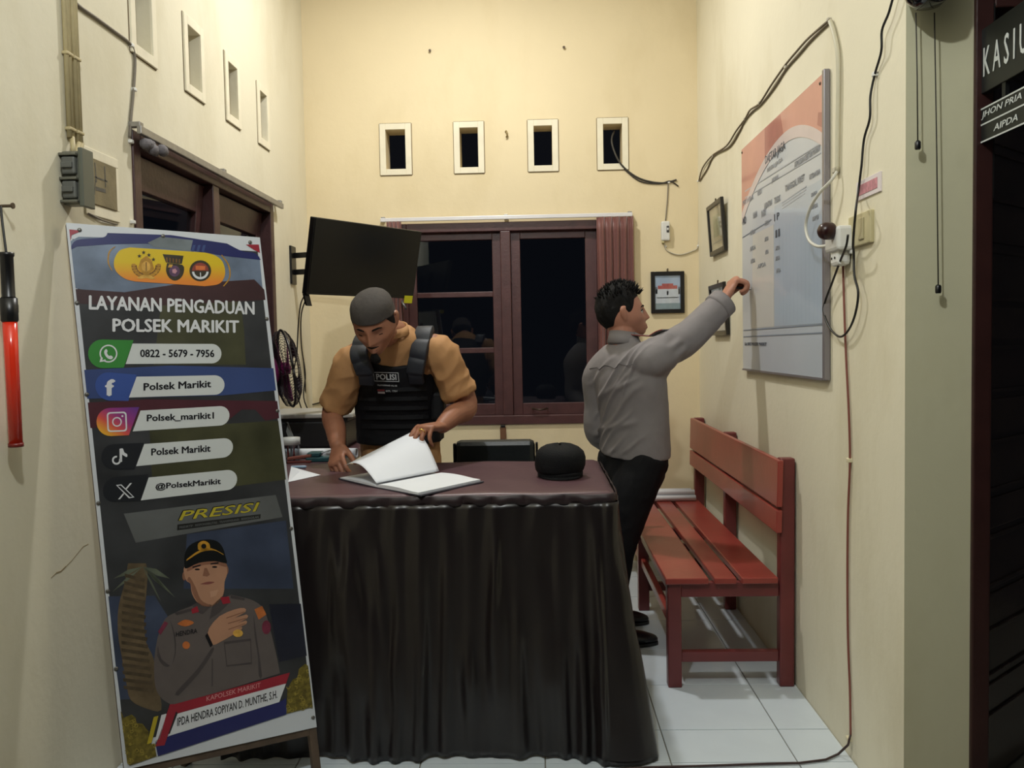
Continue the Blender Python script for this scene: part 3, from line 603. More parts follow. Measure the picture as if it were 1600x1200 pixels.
for (a, c) in (((345, 250), (0, 0)), ((1015, 330), (0, 0))): 
    pass
bp('printed_bracket', curve(z2((378, 208), (345, 240), (338, 300), (360, 352)), 6) + curve(z2((352, 345), (330, 300), (336, 240), (370, 208)), 6), gold, 6)
bp('printed_bracket', curve(z2((995, 258), (1035, 320), (1040, 390), (1005, 440)), 6) + curve(z2((1013, 440), (1048, 390), (1043, 318), (1000, 255)), 6), gold, 6)
# three emblems: gilt wreath crest, shield with crown band, round black seal
ec = z2((556, 322))[0]
def star(c, r, n=5, k=.45, rot=-pi/2): return [(c[0]+(r if q % 2 == 0 else r*k)*math.cos(rot+pi*q/n), c[1]+(r if q % 2 == 0 else r*k)*math.sin(rot+pi*q/n)) for q in range(2*n)]
bp('printed_wreath', ell(ec, 23, 19, -.15, pi+.15, 22) + ell(ec, 14.5, 12, pi+.1, -.1, 22), bronze, 7)
for q, a in enumerate(np.linspace(-.1, pi+.1, 13)):
    lc = (ec[0]+19.5*math.cos(a), ec[1]+16*math.sin(a)); bp('printed_leaf', [(lc[0]+3.6*math.cos(t+a)*1.0+1.6*math.sin(t)*0, lc[1]+2.2*math.sin(t+a)) for t in np.linspace(0, 2*pi, 7, endpoint=False)], gold, 7.6)
bp('printed_ribbon_scroll', z2((500, 392), (530, 376), (585, 378), (612, 396), (588, 400), (556, 392), (524, 398)), bm_('emblem_light_gold', (206, 160, 74), .2, 60), 8.2)
bp('printed_emblem', z2((524, 285), (556, 262), (588, 287), (602, 340), (556, 386), (508, 336)), gold, 8)
bp('printed_emblem', ell(z2((555, 325))[0], 7, 8), bm_('emblem_light_gold', (206, 160, 74), .2, 60), 9); bp('printed_torch', z2((552, 300), (560, 300), (558, 352), (554, 352)), bronze, 9.5)
for (x, y) in ((516, 264), (541, 243), (572, 258), (598, 284)): bp('printed_star', star(z2((x, y))[0], 3.4), emblem_d, 9)
bp('printed_emblem', z2((652, 252), (775, 262), (765, 310), (672, 302)), emblem_d, 7)
for q in range(5): bp('printed_stripe', z2((672+19*q, 272+2*q), (680+19*q, 273+2*q), (682+18*q, 300+q), (675+18*q, 300+q)), bronze, 8)
bp('printed_emblem', curve(z2((678, 305), (672, 350), (690, 390), (722, 408), (755, 395), (776, 360), (768, 315), (678, 305)), 4), emblem_d, 7)
bp('printed_emblem', ell(z2((722, 352))[0], 8.5, 8.5), bm_('emblem_purple', (92, 66, 92), .3, 60), 8)
bp('printed_star', ell(z2((722, 352))[0], 4.2, 4.2, n=5), bm_('emblem_pink', (190, 140, 150), .2, 60), 9)
bp('printed_emblem', z2((690, 312), (712, 314), (705, 330), (684, 330)), bm_('emblem_light_gold', (206, 160, 74), .2, 60), 8.3)
bp('printed_emblem', ell(z2((873, 350))[0], 17, 16.5), emblem_d, 7)
bp('printed_emblem', ell(z2((873, 350))[0], 13, 12.5, pi, 2*pi), bm_('emblem_red', (136, 62, 50), .2, 50), 8)
bp('printed_emblem', ell(z2((873, 353))[0], 13, 12.5, .05, pi-.05) + ell(z2((873, 353))[0], 9.6, 9, pi-.05, .05), g_white, 8)
bp('printed_emblem', z2((845, 320), (902, 322), (900, 346), (846, 344)), bm_('emblem_orange', (206, 112, 62), .2, 50), 9)
bp('printed_emblem', z2((871, 360), (876, 360), (877, 388), (873, 392)), g_white, 9)
def bt(s, tl, tr, bl, m, layer=9, **k):
    """lettering on the sheet between three pixel corners of its box"""
    A, B_, D = [bst(*q) for q in (tl, tr, bl)]
    P0 = BW3(*D); ex = (BW3(*B_)-BW3(*A)); eyv = (BW3(*A)-BW3(*D))
    return text_mesh(s, m, 'lettering', vinyl, P0, ex, eyv, bN, (0, 0, 1, 1), lift=layer*LAY, thick=.0002, **k)
tl_ = lambda f, *p: f(*p)
a = z2((220, 492), (1190, 530), (220, 578)); bt('LAYANAN PENGADUAN', *a, g_white, bold=.035)
a = z2((358, 628), (1100, 640), (358, 708)); bt('POLSEK MARIKIT', *a, g_white, bold=.035)
# contact bars: icon tab + white capsule + text
def capsule(tl, tr, br, bl, slant=0):
    tl, tr, br, bl = [np.array(p, float) for p in (tl, tr, br, bl)]
    c = (tr+br)/2; r = (br-tr)/2; ax = unit(tr-tl)*np.linalg.norm(r)
    arc_ = [tuple(c - r*math.cos(t) + ax*math.sin(t)) for t in np.linspace(0, pi, 14)]
    return [tuple(bl), tuple(tl)] + arc_
def tab(lt, rt, rb, lb):
    lt, rt, rb, lb = [np.array(p, float) for p in (lt, rt, rb, lb)]
    c = (lt+lb)/2; r = (lb-lt)/2; ax = unit(lt-rt)*np.linalg.norm(r)
    return [tuple(c + r*math.cos(t) + ax*math.sin(t)) for t in np.linspace(0, pi, 14)] + [tuple(rt), tuple(rb)]
green = bm_('tab_green', (58, 132, 58), .1); fbl = bm_('tab_blue', (58, 82, 150), .08); tabk = bm_('tab_black', (34, 36, 40), .1); bar = bm_('bar_white', (206, 210, 210), .02)
bp('printed_tab', tab(*z2((300, 752), (482, 756), (424, 918), (300, 920))), green, 5)
bp('printed_bar', capsule(*z2((476, 776), (940, 778), (940, 892), (436, 896))), bar, 6)
bp('printed_tab', tab(*z2((340, 945), (500, 958), (452, 1112), (340, 1110))), fbl, 5)
bp('printed_bar', capsule(*z2((500, 970), (958, 962), (958, 1076), (455, 1092))), bar, 6)
ig = bm_('tab_gradient', (190, 70, 110), .1); nt = ig.node_tree; b_ = nt.nodes['Principled BSDF']; tcn = [n for n in nt.nodes if n.type == 'TEX_COORD'][0]
sx = nt.nodes.new('ShaderNodeSeparateXYZ'); nt.links.new(tcn.outputs['Generated'], sx.inputs[0]); ad = nt.nodes.new('ShaderNodeMath'); nt.links.new(sx.outputs['X'], ad.inputs[0]); nt.links.new(sx.outputs['Z'], ad.inputs[1])
hf = nt.nodes.new('ShaderNodeMath'); hf.operation = 'MULTIPLY'; hf.inputs[1].default_value = .5; nt.links.new(ad.outputs[0], hf.inputs[0])
cr = nt.nodes.new('ShaderNodeValToRGB'); nt.links.new(hf.outputs[0], cr.inputs[0])
for pos, c in ((.15, (226, 170, 52)), (.38, (210, 84, 74)), (.6, (150, 58, 122))):
    e = cr.color_ramp.elements.new(pos); e.color = (*[lin(x) for x in c], 1)
cr.color_ramp.elements[0].color = (*[lin(x) for x in (228, 190, 60)], 1); cr.color_ramp.elements[-1].color = (*[lin(x) for x in (88, 58, 140)], 1)
nt.links.new(cr.outputs[0], b_.inputs['Base Color'])
bp('printed_tab', tab(*z3((270, 140), (440, 136), (380, 300), (275, 305))), ig, 5)
bp('printed_bar', capsule(*z3((448, 156), (912, 130), (912, 244), (402, 278))), bar, 6)
bp('printed_tab', tab(*z3((290, 352), (468, 344), (412, 500), (295, 500))), tabk, 5)
bp('printed_bar', capsule(*z3((470, 352), (935, 318), (930, 432), (422, 482))), bar, 6)
bp('printed_tab', tab(*z3((300, 545), (494, 528), (446, 685), (300, 690))), tabk, 5)
bp('printed_bar', capsule(*z3((496, 548), (955, 504), (955, 622), (450, 682))), bar, 6)
bt('0822 - 5679 - 7956', *z2((520, 810), (955, 812), (520, 856)), g_black, bold=.03)
bt('Polsek Marikit', *z2((540, 1008), (936, 990), (540, 1052)), g_black, bold=.03)
bt('Polsek_marikit1', *z3((484, 180), (878, 165), (484, 226)), g_black, bold=.03)
bt('Polsek Marikit', *z3((510, 378), (858, 356), (510, 420)), g_black, bold=.03)
bt('@PolsekMarikit', *z3((535, 582), (918, 550), (535, 628)), g_black, bold=.03)
def ring(c, r, w, t0=0, t1=2*pi, n=28, asp=1.0):
    out = [(c[0]+r*math.cos(t), c[1]+r*asp*math.sin(t)) for t in np.linspace(t0, t1, n)]
    inn = [(c[0]+(r-w)*math.cos(t), c[1]+(r-w)*asp*math.sin(t)) for t in np.linspace(t1, t0, n)]
    return out + inn
# phone bubble icon
c0 = z2((335, 835))[0]
bp('printed_icon', ring(c0, 14, 2.2, pi-.45, 3*pi-.95), g_white, 7)
bp('printed_icon', z2((283, 885), (292, 852), (302, 860), (298, 874), (316, 868), (322, 878)), g_white, 7)
bp('printed_icon', curve(z2((313, 815), (322, 808), (330, 820), (326, 832), (338, 848), (350, 846), (362, 856), (352, 868), (330, 862), (314, 842), (310, 825), (313, 815)), 3), g_white, 7)
bt('f', *z2((315, 985), (374, 985), (315, 1084)), g_white, bold=.05)
def rrect(c, a, r, rot=0, n=5):
    pts = []
    for (sx_, sy_, t0) in ((1, 1, 0), (-1, 1, pi/2), (-1, -1, pi), (1, -1, 1.5*pi)):
        for t in np.linspace(t0, t0+pi/2, n): pts.append((sx_*(a-r)+r*math.cos(t), sy_*(a-r)+r*math.sin(t)))
    return [(c[0]+x*math.cos(rot)-y*math.sin(rot), c[1]+x*math.sin(rot)+y*math.cos(rot)) for x, y in pts]
ci = z3((310, 222))[0]; o_, i_ = rrect(ci, 15.5, 5, -.04), rrect(ci, 13.2, 3.6, -.04)
bp('printed_icon', o_ + [o_[0]] + [i_[0]] + i_[::-1], g_white, 7)
bp('printed_icon', ring(ci, 7.6, 2, 0, 2*pi-.001), g_white, 7); bp('printed_icon', ell((ci[0]+8.5, ci[1]-9), 1.6, 1.6, n=10), g_white, 7)
ct = z3((305, 445))[0]
bp('printed_icon', ring((ct[0]+.5, ct[1]+.5), 7, 2.8, -.4, 1.55*pi, 20), g_white, 7)
bp('printed_icon', curve(z3((325, 380), (345, 378), (352, 400), (370, 412), (368, 428), (350, 420), (340, 412)), 3) + z3((340, 455), (326, 460)), g_white, 7)
bp('printed_icon', z3((304, 592), (336, 588), (412, 664), (380, 670)), g_white, 7)
bp('printed_icon', z3((314, 596), (332, 594), (402, 660), (386, 663)), tabk, 8)
bp('printed_icon', z3((398, 580), (386, 581), (352, 622), (358, 628)), g_white, 7); bp('printed_icon', z3((316, 676), (328, 675), (352, 645), (346, 640)), g_white, 7)
# slogan
bt('PRESISI', *z3((665, 742), (1150, 686), (665, 804)), g_black, layer=4, bold=.03, shear=.25)
bt('PRESISI', *z3((672, 746), (1146, 692), (672, 801)), bm_('slogan_yellow', (178, 166, 52), .12, 30), layer=5, bold=.012, shear=.25)
bp('printed_strip', z3((664, 824), (1152, 762), (1150, 788), (662, 858)), bm_('strip_dark', (38, 38, 36)), 4)
bt('PREDIKTIF . RESPONSIBILITAS . TRANSPARANSI . BERKEADILAN', *z3((676, 834), (1140, 772), (676, 848)), g_grey, layer=5, bold=.02)
# portrait of an officer with hand on chest
skin_p = bm_('portrait_skin', (176, 132, 106), .06, 14); uni = bm_('portrait_uniform', (96, 88, 86), .1, 10); uni_d = bm_('portrait_uniform_fold', (74, 68, 68), .12, 12); skin_d = bm_('portrait_skin_shade', (140, 98, 78), .08, 14)
body = curve(z4((600, 250), (500, 290), (440, 330), (400, 430), (378, 580), (385, 720), (420, 790), (480, 830)), 5) + z4((560, 815), (1115, 645)) + curve(z4((1115, 645), (1090, 520), (1055, 380), (1020, 270), (950, 215), (830, 185)), 5) + z4((720, 230))
bp('printed_uniform', body, uni, 4)
bp('printed_neck', z4((620, 170), (790, 150), (780, 200), (720, 245), (640, 235)), skin_d, 5)
face = curve(z3((722, 1050), (700, 1085), (715, 1150), (740, 1170), (750, 1230), (790, 1290), (850, 1305), (905, 1280), (935, 1220), (940, 1160), (955, 1110), (950, 1055)), 4)
bp('printed_face', face, skin_p, 6)
bp('printed_cap', curve(z3((706, 1075), (705, 1010), (730, 950), (800, 915), (880, 915), (925, 950), (948, 1020), (950, 1050), (880, 1038), (790, 1048), (720, 1080), (706, 1075)), 4), bm_('portrait_cap', (22, 24, 24), .1), 7)
bp('printed_cap_brim', curve(z3((718, 1036), (800, 985), (880, 975), (930, 1000), (926, 992), (860, 962), (790, 976), (722, 1024), (718, 1036)), 4), gold, 8)
bp('printed_badge', curve(z3((785, 970), (785, 935), (818, 918), (850, 935), (852, 968), (818, 978), (785, 970)), 4), gold, 8); bp('printed_badge', ell(z3((818, 950))[0], 4, 4, n=12), bm_('portrait_cap', (22, 24, 24)), 9)
bp('printed_ear', ell(z3((704, 1125))[0], 3, 7, n=12), skin_d, 5.5); bp('printed_ear', ell(z3((952, 1090))[0], 3, 7, n=12), skin_d, 5.5)
for (x0, y0, x1, y1) in ((752, 1078, 800, 1066), (858, 1058, 905, 1052)): bp('printed_brow', z3((x0, y0), (x1, y1), (x1, y1-9), (x0, y0-8)), g_black, 7.5)
for (x, y) in ((780, 1086), (882, 1072)): bp('printed_eye', ell(z3((x, y))[0], 4.2, 1.5, n=10), g_black, 7.5)
bp('printed_nose', z3((822, 1078), (836, 1077), (854, 1118), (838, 1128), (812, 1124)), skin_d, 7); bp('printed_mouth', curve(z3((796, 1172), (840, 1158), (882, 1160), (845, 1174), (796, 1172)), 4), bm_('portrait_lip', (132, 78, 72)), 7.5)
bp('printed_collar', z4((600, 245), (640, 225), (720, 245), (660, 300), (620, 280)), uni_d, 6); bp('printed_collar', z4((720, 245), (780, 190), (820, 230), (760, 290), (700, 330)), uni_d, 6)
bp('printed_collar_tab', z4((595, 270), (630, 250), (640, 285), (600, 295)), g_red, 7); bp('printed_collar_tab', z4((765, 200), (815, 195), (825, 232), (780, 240)), g_red, 7)
bp('printed_arm', curve(z4((560, 520), (500, 560), (420, 720), (440, 790), (520, 770), (640, 640), (720, 520), (690, 440), (620, 480), (560, 520)), 5), uni, 6)
bp('printed_fold', curve(z4((520, 775), (640, 645), (722, 520), (712, 500), (630, 620), (505, 755), (520, 775)), 4), uni_d, 7)
bp('printed_fold', z4((714, 560), (722, 560), (722, 720), (714, 722)), uni_d, 6); bp('printed_pocket', z4((785, 460), (945, 440), (950, 590), (800, 606)), uni_d, 6); bp('printed_pocket', z4((792, 475), (940, 455), (944, 580), (806, 596)), uni, 6.6)
hand = curve(z4((690, 425), (700, 380), (760, 310), (850, 270), (905, 262), (912, 285), (850, 320), (918, 300), (922, 322), (862, 352), (915, 335), (916, 356), (850, 385), (890, 372), (886, 392), (820, 430), (770, 458), (715, 480), (690, 425)), 3)
bp('printed_hand', hand, skin_p, 8)
for (x0, y0, x1, y1) in ((800, 318, 905, 282), (810, 350, 918, 318), (812, 385, 912, 350)): bp('printed_finger_line', z4((x0, y0), (x1, y1), (x1, y1+5), (x0, y0+6)), skin_d, 9)
bp('printed_watch', z4((676, 425), (690, 408), (722, 478), (706, 492)), g_black, 9)
orange = bm_('portrait_orange', (186, 108, 58), .2, 40)
bp('printed_badge', curve(z4((512, 355), (560, 330), (612, 348), (560, 370), (512, 355)), 4), orange, 7); bp('printed_badge', ell(z4((565, 480))[0], 6, 6, n=10), orange, 7); bp('printed_badge', ell(z4((868, 410))[0], 8, 6, n=10), bm_('emblem_light_gold', (206, 160, 74)), 9)
bp('printed_patch', z4((965, 270), (1010, 250), (1035, 300), (990, 330)), orange, 7); bp('printed_patch', ell(z4((1035, 375))[0], 7, 11, n=12), bm_('patch_plum', (112, 48, 66), .2, 40), 7); bp('printed_patch', z4((400, 400), (440, 340), (460, 350), (415, 420)), bm_('patch_plum', (112, 48, 66)), 7)
bp('printed_face_shade', curve(z3((722, 1078), (790, 1046), (880, 1038), (948, 1052), (946, 1072), (880, 1056), (795, 1066), (724, 1098), (722, 1078)), 4), skin_d, 6.6)
bp('printed_face_shade', curve(z3((720, 1150), (742, 1172), (755, 1230), (795, 1288), (850, 1303), (846, 1292), (800, 1262), (770, 1190), (735, 1130), (720, 1150)), 4), skin_d, 6.6)
bp('printed_ribs', z3((855, 1215), (905, 1205), (890, 1240), (860, 1250)), bm_('portrait_skin_light', (188, 146, 120), .05), 6.6)
bp('printed_fold', curve(z4((470, 330), (500, 420), (505, 520), (480, 600), (500, 520), (492, 420), (470, 330)), 3), uni_d, 6.5)
bp('printed_fold', curve(z4((960, 300), (965, 420), (985, 540), (990, 660), (1010, 660), (985, 480), (960, 300)), 3), uni_d, 6)
bp('printed_fold', curve(z4((400, 480), (420, 560), (470, 600), (430, 600), (395, 540), (400, 480)), 3), uni_d, 6.5)
bp('printed_epaulette', z4((495, 290), (600, 262), (596, 280), (510, 305)), uni_d, 6.2); bp('printed_epaulette', z4((825, 186), (910, 205), (905, 218), (826, 205)), uni_d, 6.2)
bt('HENDRA', *z4((505, 402), (630, 380), (505, 430)), g_black, layer=8, bold=.014)
# name plate at the foot
bp('printed_plate', z4((480, 830), (1172, 640), (1150, 705), (515, 878)), g_red, 10); bp('printed_plate', z4((515, 880), (1150, 702), (1110, 812), (465, 1010)), g_white, 10)
bp('printed_plate', z4((465, 1012), (1112, 812), (1150, 790), (1152, 885), (400, 1130), (385, 1050)), g_navy, 9)
bp('printed_slash', z4((470, 825), (520, 825), (438, 1065), (385, 1072)), g_red, 11); bp('printed_slash', z4((420, 888), (450, 880), (410, 1030), (382, 1040)), g_white, 11); bp('printed_slash', z4((375, 900), (402, 893), (362, 1052), (335, 1060)), bm_('slash_yellow', (178, 160, 44)), 11)
bt('KAPOLSEK MARIKIT', *z4((684, 780), (1000, 698), (684, 808)), bm_('plate_pink', (206, 150, 150), .03), layer=12)
bt('IPDA HENDRA SOPIYAN D. MUNTHE, S.H.', *z4((512, 905), (1098, 742), (512, 962)), g_black, layer=12, bold=.016)
ogold = bm_('ornament_gold', (106, 94, 38), .5, 80); ogline = bm_('ornament_line', (150, 134, 58), .3, 60)
orn_l = z4((165, 870), (185, 870), (200, 905), (245, 885), (270, 905), (275, 935), (310, 940), (345, 985), (345, 1055), (380, 1060), (392, 1130), (235, 1185), (220, 1170))
orn_r = z4((1158, 735), (1190, 680), (1218, 670), (1225, 620), (1262, 588), (1285, 600), (1312, 840), (1152, 882))
for o_ in (orn_l, orn_r): bp('printed_ornament', o_, ogold, 8)
for o_, nn in ((orn_l, 26), (orn_r, 24)):
    xs_, ys_ = [p[0] for p in o_], [p[1] for p in o_]; rr = random.Random(5)
    from mathutils.geometry import intersect_point_tri_2d
    tri = tessellate_polygon([[Vector((x, y, 0)) for x, y in o_]]); cnt = 0
    while cnt < nn:
        x, y = rr.uniform(min(xs_)+2, max(xs_)-2), rr.uniform(min(ys_)+2, max(ys_)-2)
        if any(intersect_point_tri_2d(Vector((x, y)), *[Vector(o_[i]) for i in t]) for t in tri):
            bp('printed_scroll', ring((x, y), 3.2, 1.1, rr.uniform(0, 6), rr.uniform(7, 11), 9), ogline, 9); cnt += 1
# ------------------------------------------------------------------ desks and cloth
DZ = .857; DX0, DX1, DY0, DY1 = -1.05, .243, 2.725, 3.49
desk_wood = mat('desk_wood', (82, 58, 44), .5, .2, 10)
desk = thing('front_desk', 'wooden reception desk hidden under brown cloth', 'desk', ((DX0+DX1)/2, 3.1, 0))
MB().box((DX0+.02, DY0+.03, DZ-.035), (DX1-.03, DY1-.01, DZ-.006)).build('tabletop', desk_wood, desk)
for x in (DX0+.06, DX1-.12):
    for y in (DY0+.08, DY1-.10): MB().box((x, y, 0), (x+.05, y+.05, DZ-.035)).build('leg', desk_wood, desk)
top_cloth = mat('maroon_brown_satin', (86, 60, 66), .40, .08, 8, .08, 30)
skirt_cloth = mat('dark_brown_satin', (28, 22, 23), .33, .10, 7, .03, 40, spec=.6)
tcl = thing('table_skirt', 'dark brown gathered cloth skirt covering the front desk', 'tablecloth', ((DX0+DX1)/2, 3.1, 0))
tc_b = MB(); nx, ny = 60, 24
def topf(u, v):
    x = DX0 + (DX1-DX0)*u; y = DY0 + (DY1-DY0)*v
    return (x, y, DZ + .0016*math.sin(x*17+y*5)*math.sin(y*13) - (.006 if v == 0 or u == 1 else 0))
o = cloth_strip('cloth_top', topf, nx, ny, top_cloth, tcl, .004)
def edge(s):
    """s metres along front edge from the left end, round the right front corner and along the right side"""
    L1 = DX1-DX0; r = .03
    if s < L1-r: return V(DX0+s, DY0), V(0, -1)
    if s < L1-r+r*pi/2:
        a = (s-(L1-r))/r; return V(DX1-r+r*math.sin(a), DY0+r-r*math.cos(a)), V(math.sin(a), -math.cos(a))
    return V(DX1, DY0+r+s-(L1-r+r*pi/2)), V(1, 0)
LT = (DX1-DX0) + (DY1-DY0) - .03
fr_ = random.Random(11)
folds = [(fr_.uniform(0, LT), fr_.uniform(.009, .024), fr_.uniform(.5, 1.2), fr_.uniform(-.12, .12), fr_.uniform(0, .55), fr_.uniform(.6, 1.2)) for _ in range(62)]
def skirt(u, v):
    s = u*LT; p, n = edge(s); z = DZ-.028 - v*(DZ-.034)
    d = 0
    for (c, w, a, sl, v0, v1) in folds:
        e = (s - c - sl*v)/(w*(1+.9*v)); k = min(1, max(0, (v-v0)/.2)) * min(1, max(.15, (v1-v)/.25+.15)) if v0 > .05 else 1
        d += a*k*math.exp(-e*e)
    d = 2.2*math.tanh(d/2.2)
    ph = s*88 + 2.6*math.sin(s*5.1) + 1.5*math.sin(v*2.2+s*8)*v; pl = (.5+.5*math.sin(ph))**1.6
    out = .006 + d*(.008+.018*v) + pl*(.006+.020*v)*(.6+.4*math.sin(s*9.7+1+v)) + .002*v + .004*math.sin(s*55+3*math.sin(v*4))*(1-v)
    corner = math.exp(-((s-(DX1-DX0)+.0)/.12)**2); out += corner*(.045*v*v)
    if s > DX1-DX0: out += .01*v
    q = p + n*out
    return (q[0], q[1], z + .004*math.sin(s*20)*(v == 1))
sk = cloth_strip('skirt', skirt, 560, 44, skirt_cloth, tcl, .003)
def ruffle(u, v):
    s = u*LT; p, n = edge(s); z = DZ - .001 - v*.034
    out = .004 + .011*abs(math.sin(s*24 + 1.2*math.sin(s*7.3)))**.6*math.sin(pi*min(v*.9+.08, 1)) + .004*math.sin(s*90)*v
    q = p + n*out; return (q[0], q[1], z + .002*math.sin(s*40))
cloth_strip('ruffle', ruffle, 500, 8, mat('brown_satin_ruffle', (44, 32, 35), .5, .1, 9, spec=.35), tcl, .003)

sd = thing('side_desk', 'desk along left wall covered in the same maroon cloth', 'desk', (-1.0, 4.1, 0))
MB().box((XL+.02, 3.505, DZ-.05), (-.86, 4.75, DZ-.008)).build('tabletop', top_cloth, sd, bevel=.006)
for (x, y) in ((XL+.05, 3.55), (-.93, 3.55), (XL+.05, 4.68), (-.93, 4.68)): MB().box((x, y, 0), (x+.05, y+.05, DZ-.05)).build('leg', desk_wood, sd)
ZS = DZ-.008
prn = thing('printer', 'black printer with white open lid on the side desk', 'printer', (-1.12, 4.28, ZS))
MB().box((-1.34, 4.10, ZS), (-.93, 4.46, ZS+.135)).build('body', mat('printer_black', (24, 24, 27), .4), prn, bevel=.012)
MB().box((-1.35, 4.08, ZS+.150), (-.89, 4.48, ZS+.172)).build('lid', mat('printer_lid', (178, 176, 170), .45), prn, bevel=.006)
MB().box((-1.33, 4.10, ZS+.133), (-.92, 4.46, ZS+.152)).build('scan_bed', black_plastic, prn, bevel=.003)
MB().box((-1.02, 4.096, ZS+.04), (-.965, 4.104, ZS+.12)).build('label', mat('beige_label', (188, 172, 138), .6), prn)
MB().par((-1.20, 4.09, ZS+.03), (.03, -.008, 0), (-.045, .02, .11), (0, .004, .003)).build('tray_flap', mat('grey_flap', (148, 152, 150), .5), prn, bevel=.002)
roll = MB().lathe([(.018, 0), (.022, 0), (.022, .36), (.018, .36), (.018, .0)], (-1.16, 3.755, ZS+.0225), (1, -.06, 0), 18)
tag(roll.build('paper_roll', paper, None, True), 'long rolled white paper lying on the side desk', 'paper')
jar = thing('plastic_jar', 'clear plastic jar behind the banner edge on side desk', 'jar', (-1.06, 3.62, ZS))
MB().lathe([(.036, 0), (.038, .005), (.038, .075), (.034, .08), (.034, .004), (.0, .004)], (-1.06, 3.62, ZS), n=20).build('body', glass_mat('jar_plastic', (.85, .88, .9), .1, 1.4), jar, True)
MB().lathe([(.040, 0), (.040, .03), (.0, .032)], (-1.06, 3.62, ZS+.078), n=20).build('lid', mat('milky_lid', (188, 190, 188), .4), jar, True)
for i in range(3): MB().tube([(-1.07+.012*i, 3.615+.01*(i % 2), ZS+.006), (-1.075+.014*i, 3.62, ZS+.10)], .004, 6).build('pen', mat('pen_red_%d' % (i % 2), ((168, 44, 44), (190, 192, 200))[i % 2], .4), jar, True)
tl = thing('tape_dispenser', 'teal tape dispenser in front of the printer', 'dispenser', (-.95, 3.78, ZS))
MB().box((-1.0, 3.62, ZS), (-.87, 3.68, ZS+.022)).par((-1.0, 3.62, ZS+.022), (.06, 0, 0), (0, .06, 0), (.01, 0, .02)).build('body', mat('teal_plastic', (36, 78, 84), .35), tl, bevel=.006)
MB().tube([(-.955, 3.64, ZS+.03), (-.91, 3.635, ZS+.045), (-.87, 3.635, ZS+.055)], .004, 6).build('arm', mat('white_arm', (205, 210, 215), .4), tl, True)
sp = MB(); P = [atZ(u, v, DZ+.004) for u, v in ((450, 752), (470, 743), (500, 744), (452, 738))]
p0, p1, p2 = atZ(450, 753, DZ+.004), atZ(501, 742, DZ+.004), atZ(455, 733, DZ+.004)
sp.add([p0, p1, p2 + V(0, 0, .01), (p0+p1+p2)/3 + V(0, 0, .014), p0+V(0,0,-.001), p1+V(0,0,-.001), p2+V(0,0,-.001)], [(0,1,3),(1,2,3),(2,0,3),(6,5,4),(0,4,5,1),(1,5,6,2),(2,6,4,0)])
tag(sp.build('paper_sheet', paper), 'crumpled white paper sheet beside the banner on front desk', 'paper')
stp = thing('stapler', 'small red stapler lying behind the crumpled paper', 'stapler', tuple(atZ(465, 722, DZ)))
c = atZ(468, 724, DZ); MB().box(c+V(-.05, -.01, .001), c+V(.05, .012, .012)).build('base', mat('stapler_red', (104, 44, 42), .4), stp, bevel=.003)
MB().par(c+V(-.05, -.009, .014), (.10, 0, .012), (0, .02, 0), (0, 0, .012)).build('arm', mat('stapler_red_light', (128, 72, 62), .4), stp, bevel=.003)
c = atZ(462, 733, DZ); tag(MB().lathe([(.0, 0), (.006, .004), (.006, .055), (.004, .062)], c+V(-.02, 0, .008), (1, .1, 0), 10).build('glue_tube', mat('pale_blue_tube', (150, 178, 200), .4), None, True), 'pale blue glue tube near the red stapler', 'tube')

# ------------------------------------------------------------------ desk fan seen from behind
fan = thing('desk_fan', 'purple and black desk fan facing the wall corner', 'fan', (-1.16, 3.92, ZS))
fc = V(-1.165, 3.92, 1.245); fax = unit((.88, .43, .12))    # the way it blows
fx = unit(np.cross(fax, V(0, 0, 1))); fy = np.cross(fx, fax)
blackf = mat('fan_black', (26, 24, 28), .35); purple = mat('fan_purple', (122, 36, 92), .3, .1, 8)
MB().lathe([(.115, 0), (.12, .01), (.10, .028), (.03, .04), (.022, .05), (.02, .27)], fc - V(0, 0, fc[2]-ZS) - fax*V(1, 1, 0)*.10, n=24).build('base', blackf, fan, True)
MB().lathe([(.02, -.16), (.058, -.15), (.068, -.11), (.068, -.05), (.05, -.035)], fc, fax, 22).build('motor', purple, fan, True)
MB().lathe([(.024, -.185), (.03, -.17), (.03, -.155)], fc, fax, 16).build('knob', blackf, fan, True)
R_ = .178
for (d, nm) in ((-.035, 'rear_guard'), (.05, 'front_guard')):
    g = MB(); nr = 64
    for q in range(nr):
        a = 2*pi*q/nr; e = math.cos(a)*fx + math.sin(a)*fy
        g.tube([fc + e*.05 + fax*d, fc + e*.13 + fax*d, fc + e*R_*.97 + fax*(d*.5), fc + e*R_ + fax*.008], .0012, 4)
    for rr in (.06, .08, .10, .12, .14, .16): g.tube([fc + fax*(d if rr < .14 else d*.7) + rr*(math.cos(t)*fx + math.sin(t)*fy) for t in np.linspace(0, 2*pi, 30)], .0012, 4)
    o = g.build(nm, mat('fan_guard_wire', (44, 38, 44), .35, metal=.4), fan, True); o['kind'] = 'stuff'
MB().tube([fc + fax*.008 + R_*(math.cos(t)*fx + math.sin(t)*fy) for t in np.linspace(0, 2*pi, 40)], .006, 8).build('rim', blackf, fan, True)
hub = MB().lathe([(.03, -.02), (.03, .02), (.0, .03)], fc, fax, 16).build('hub', purple, fan, True)
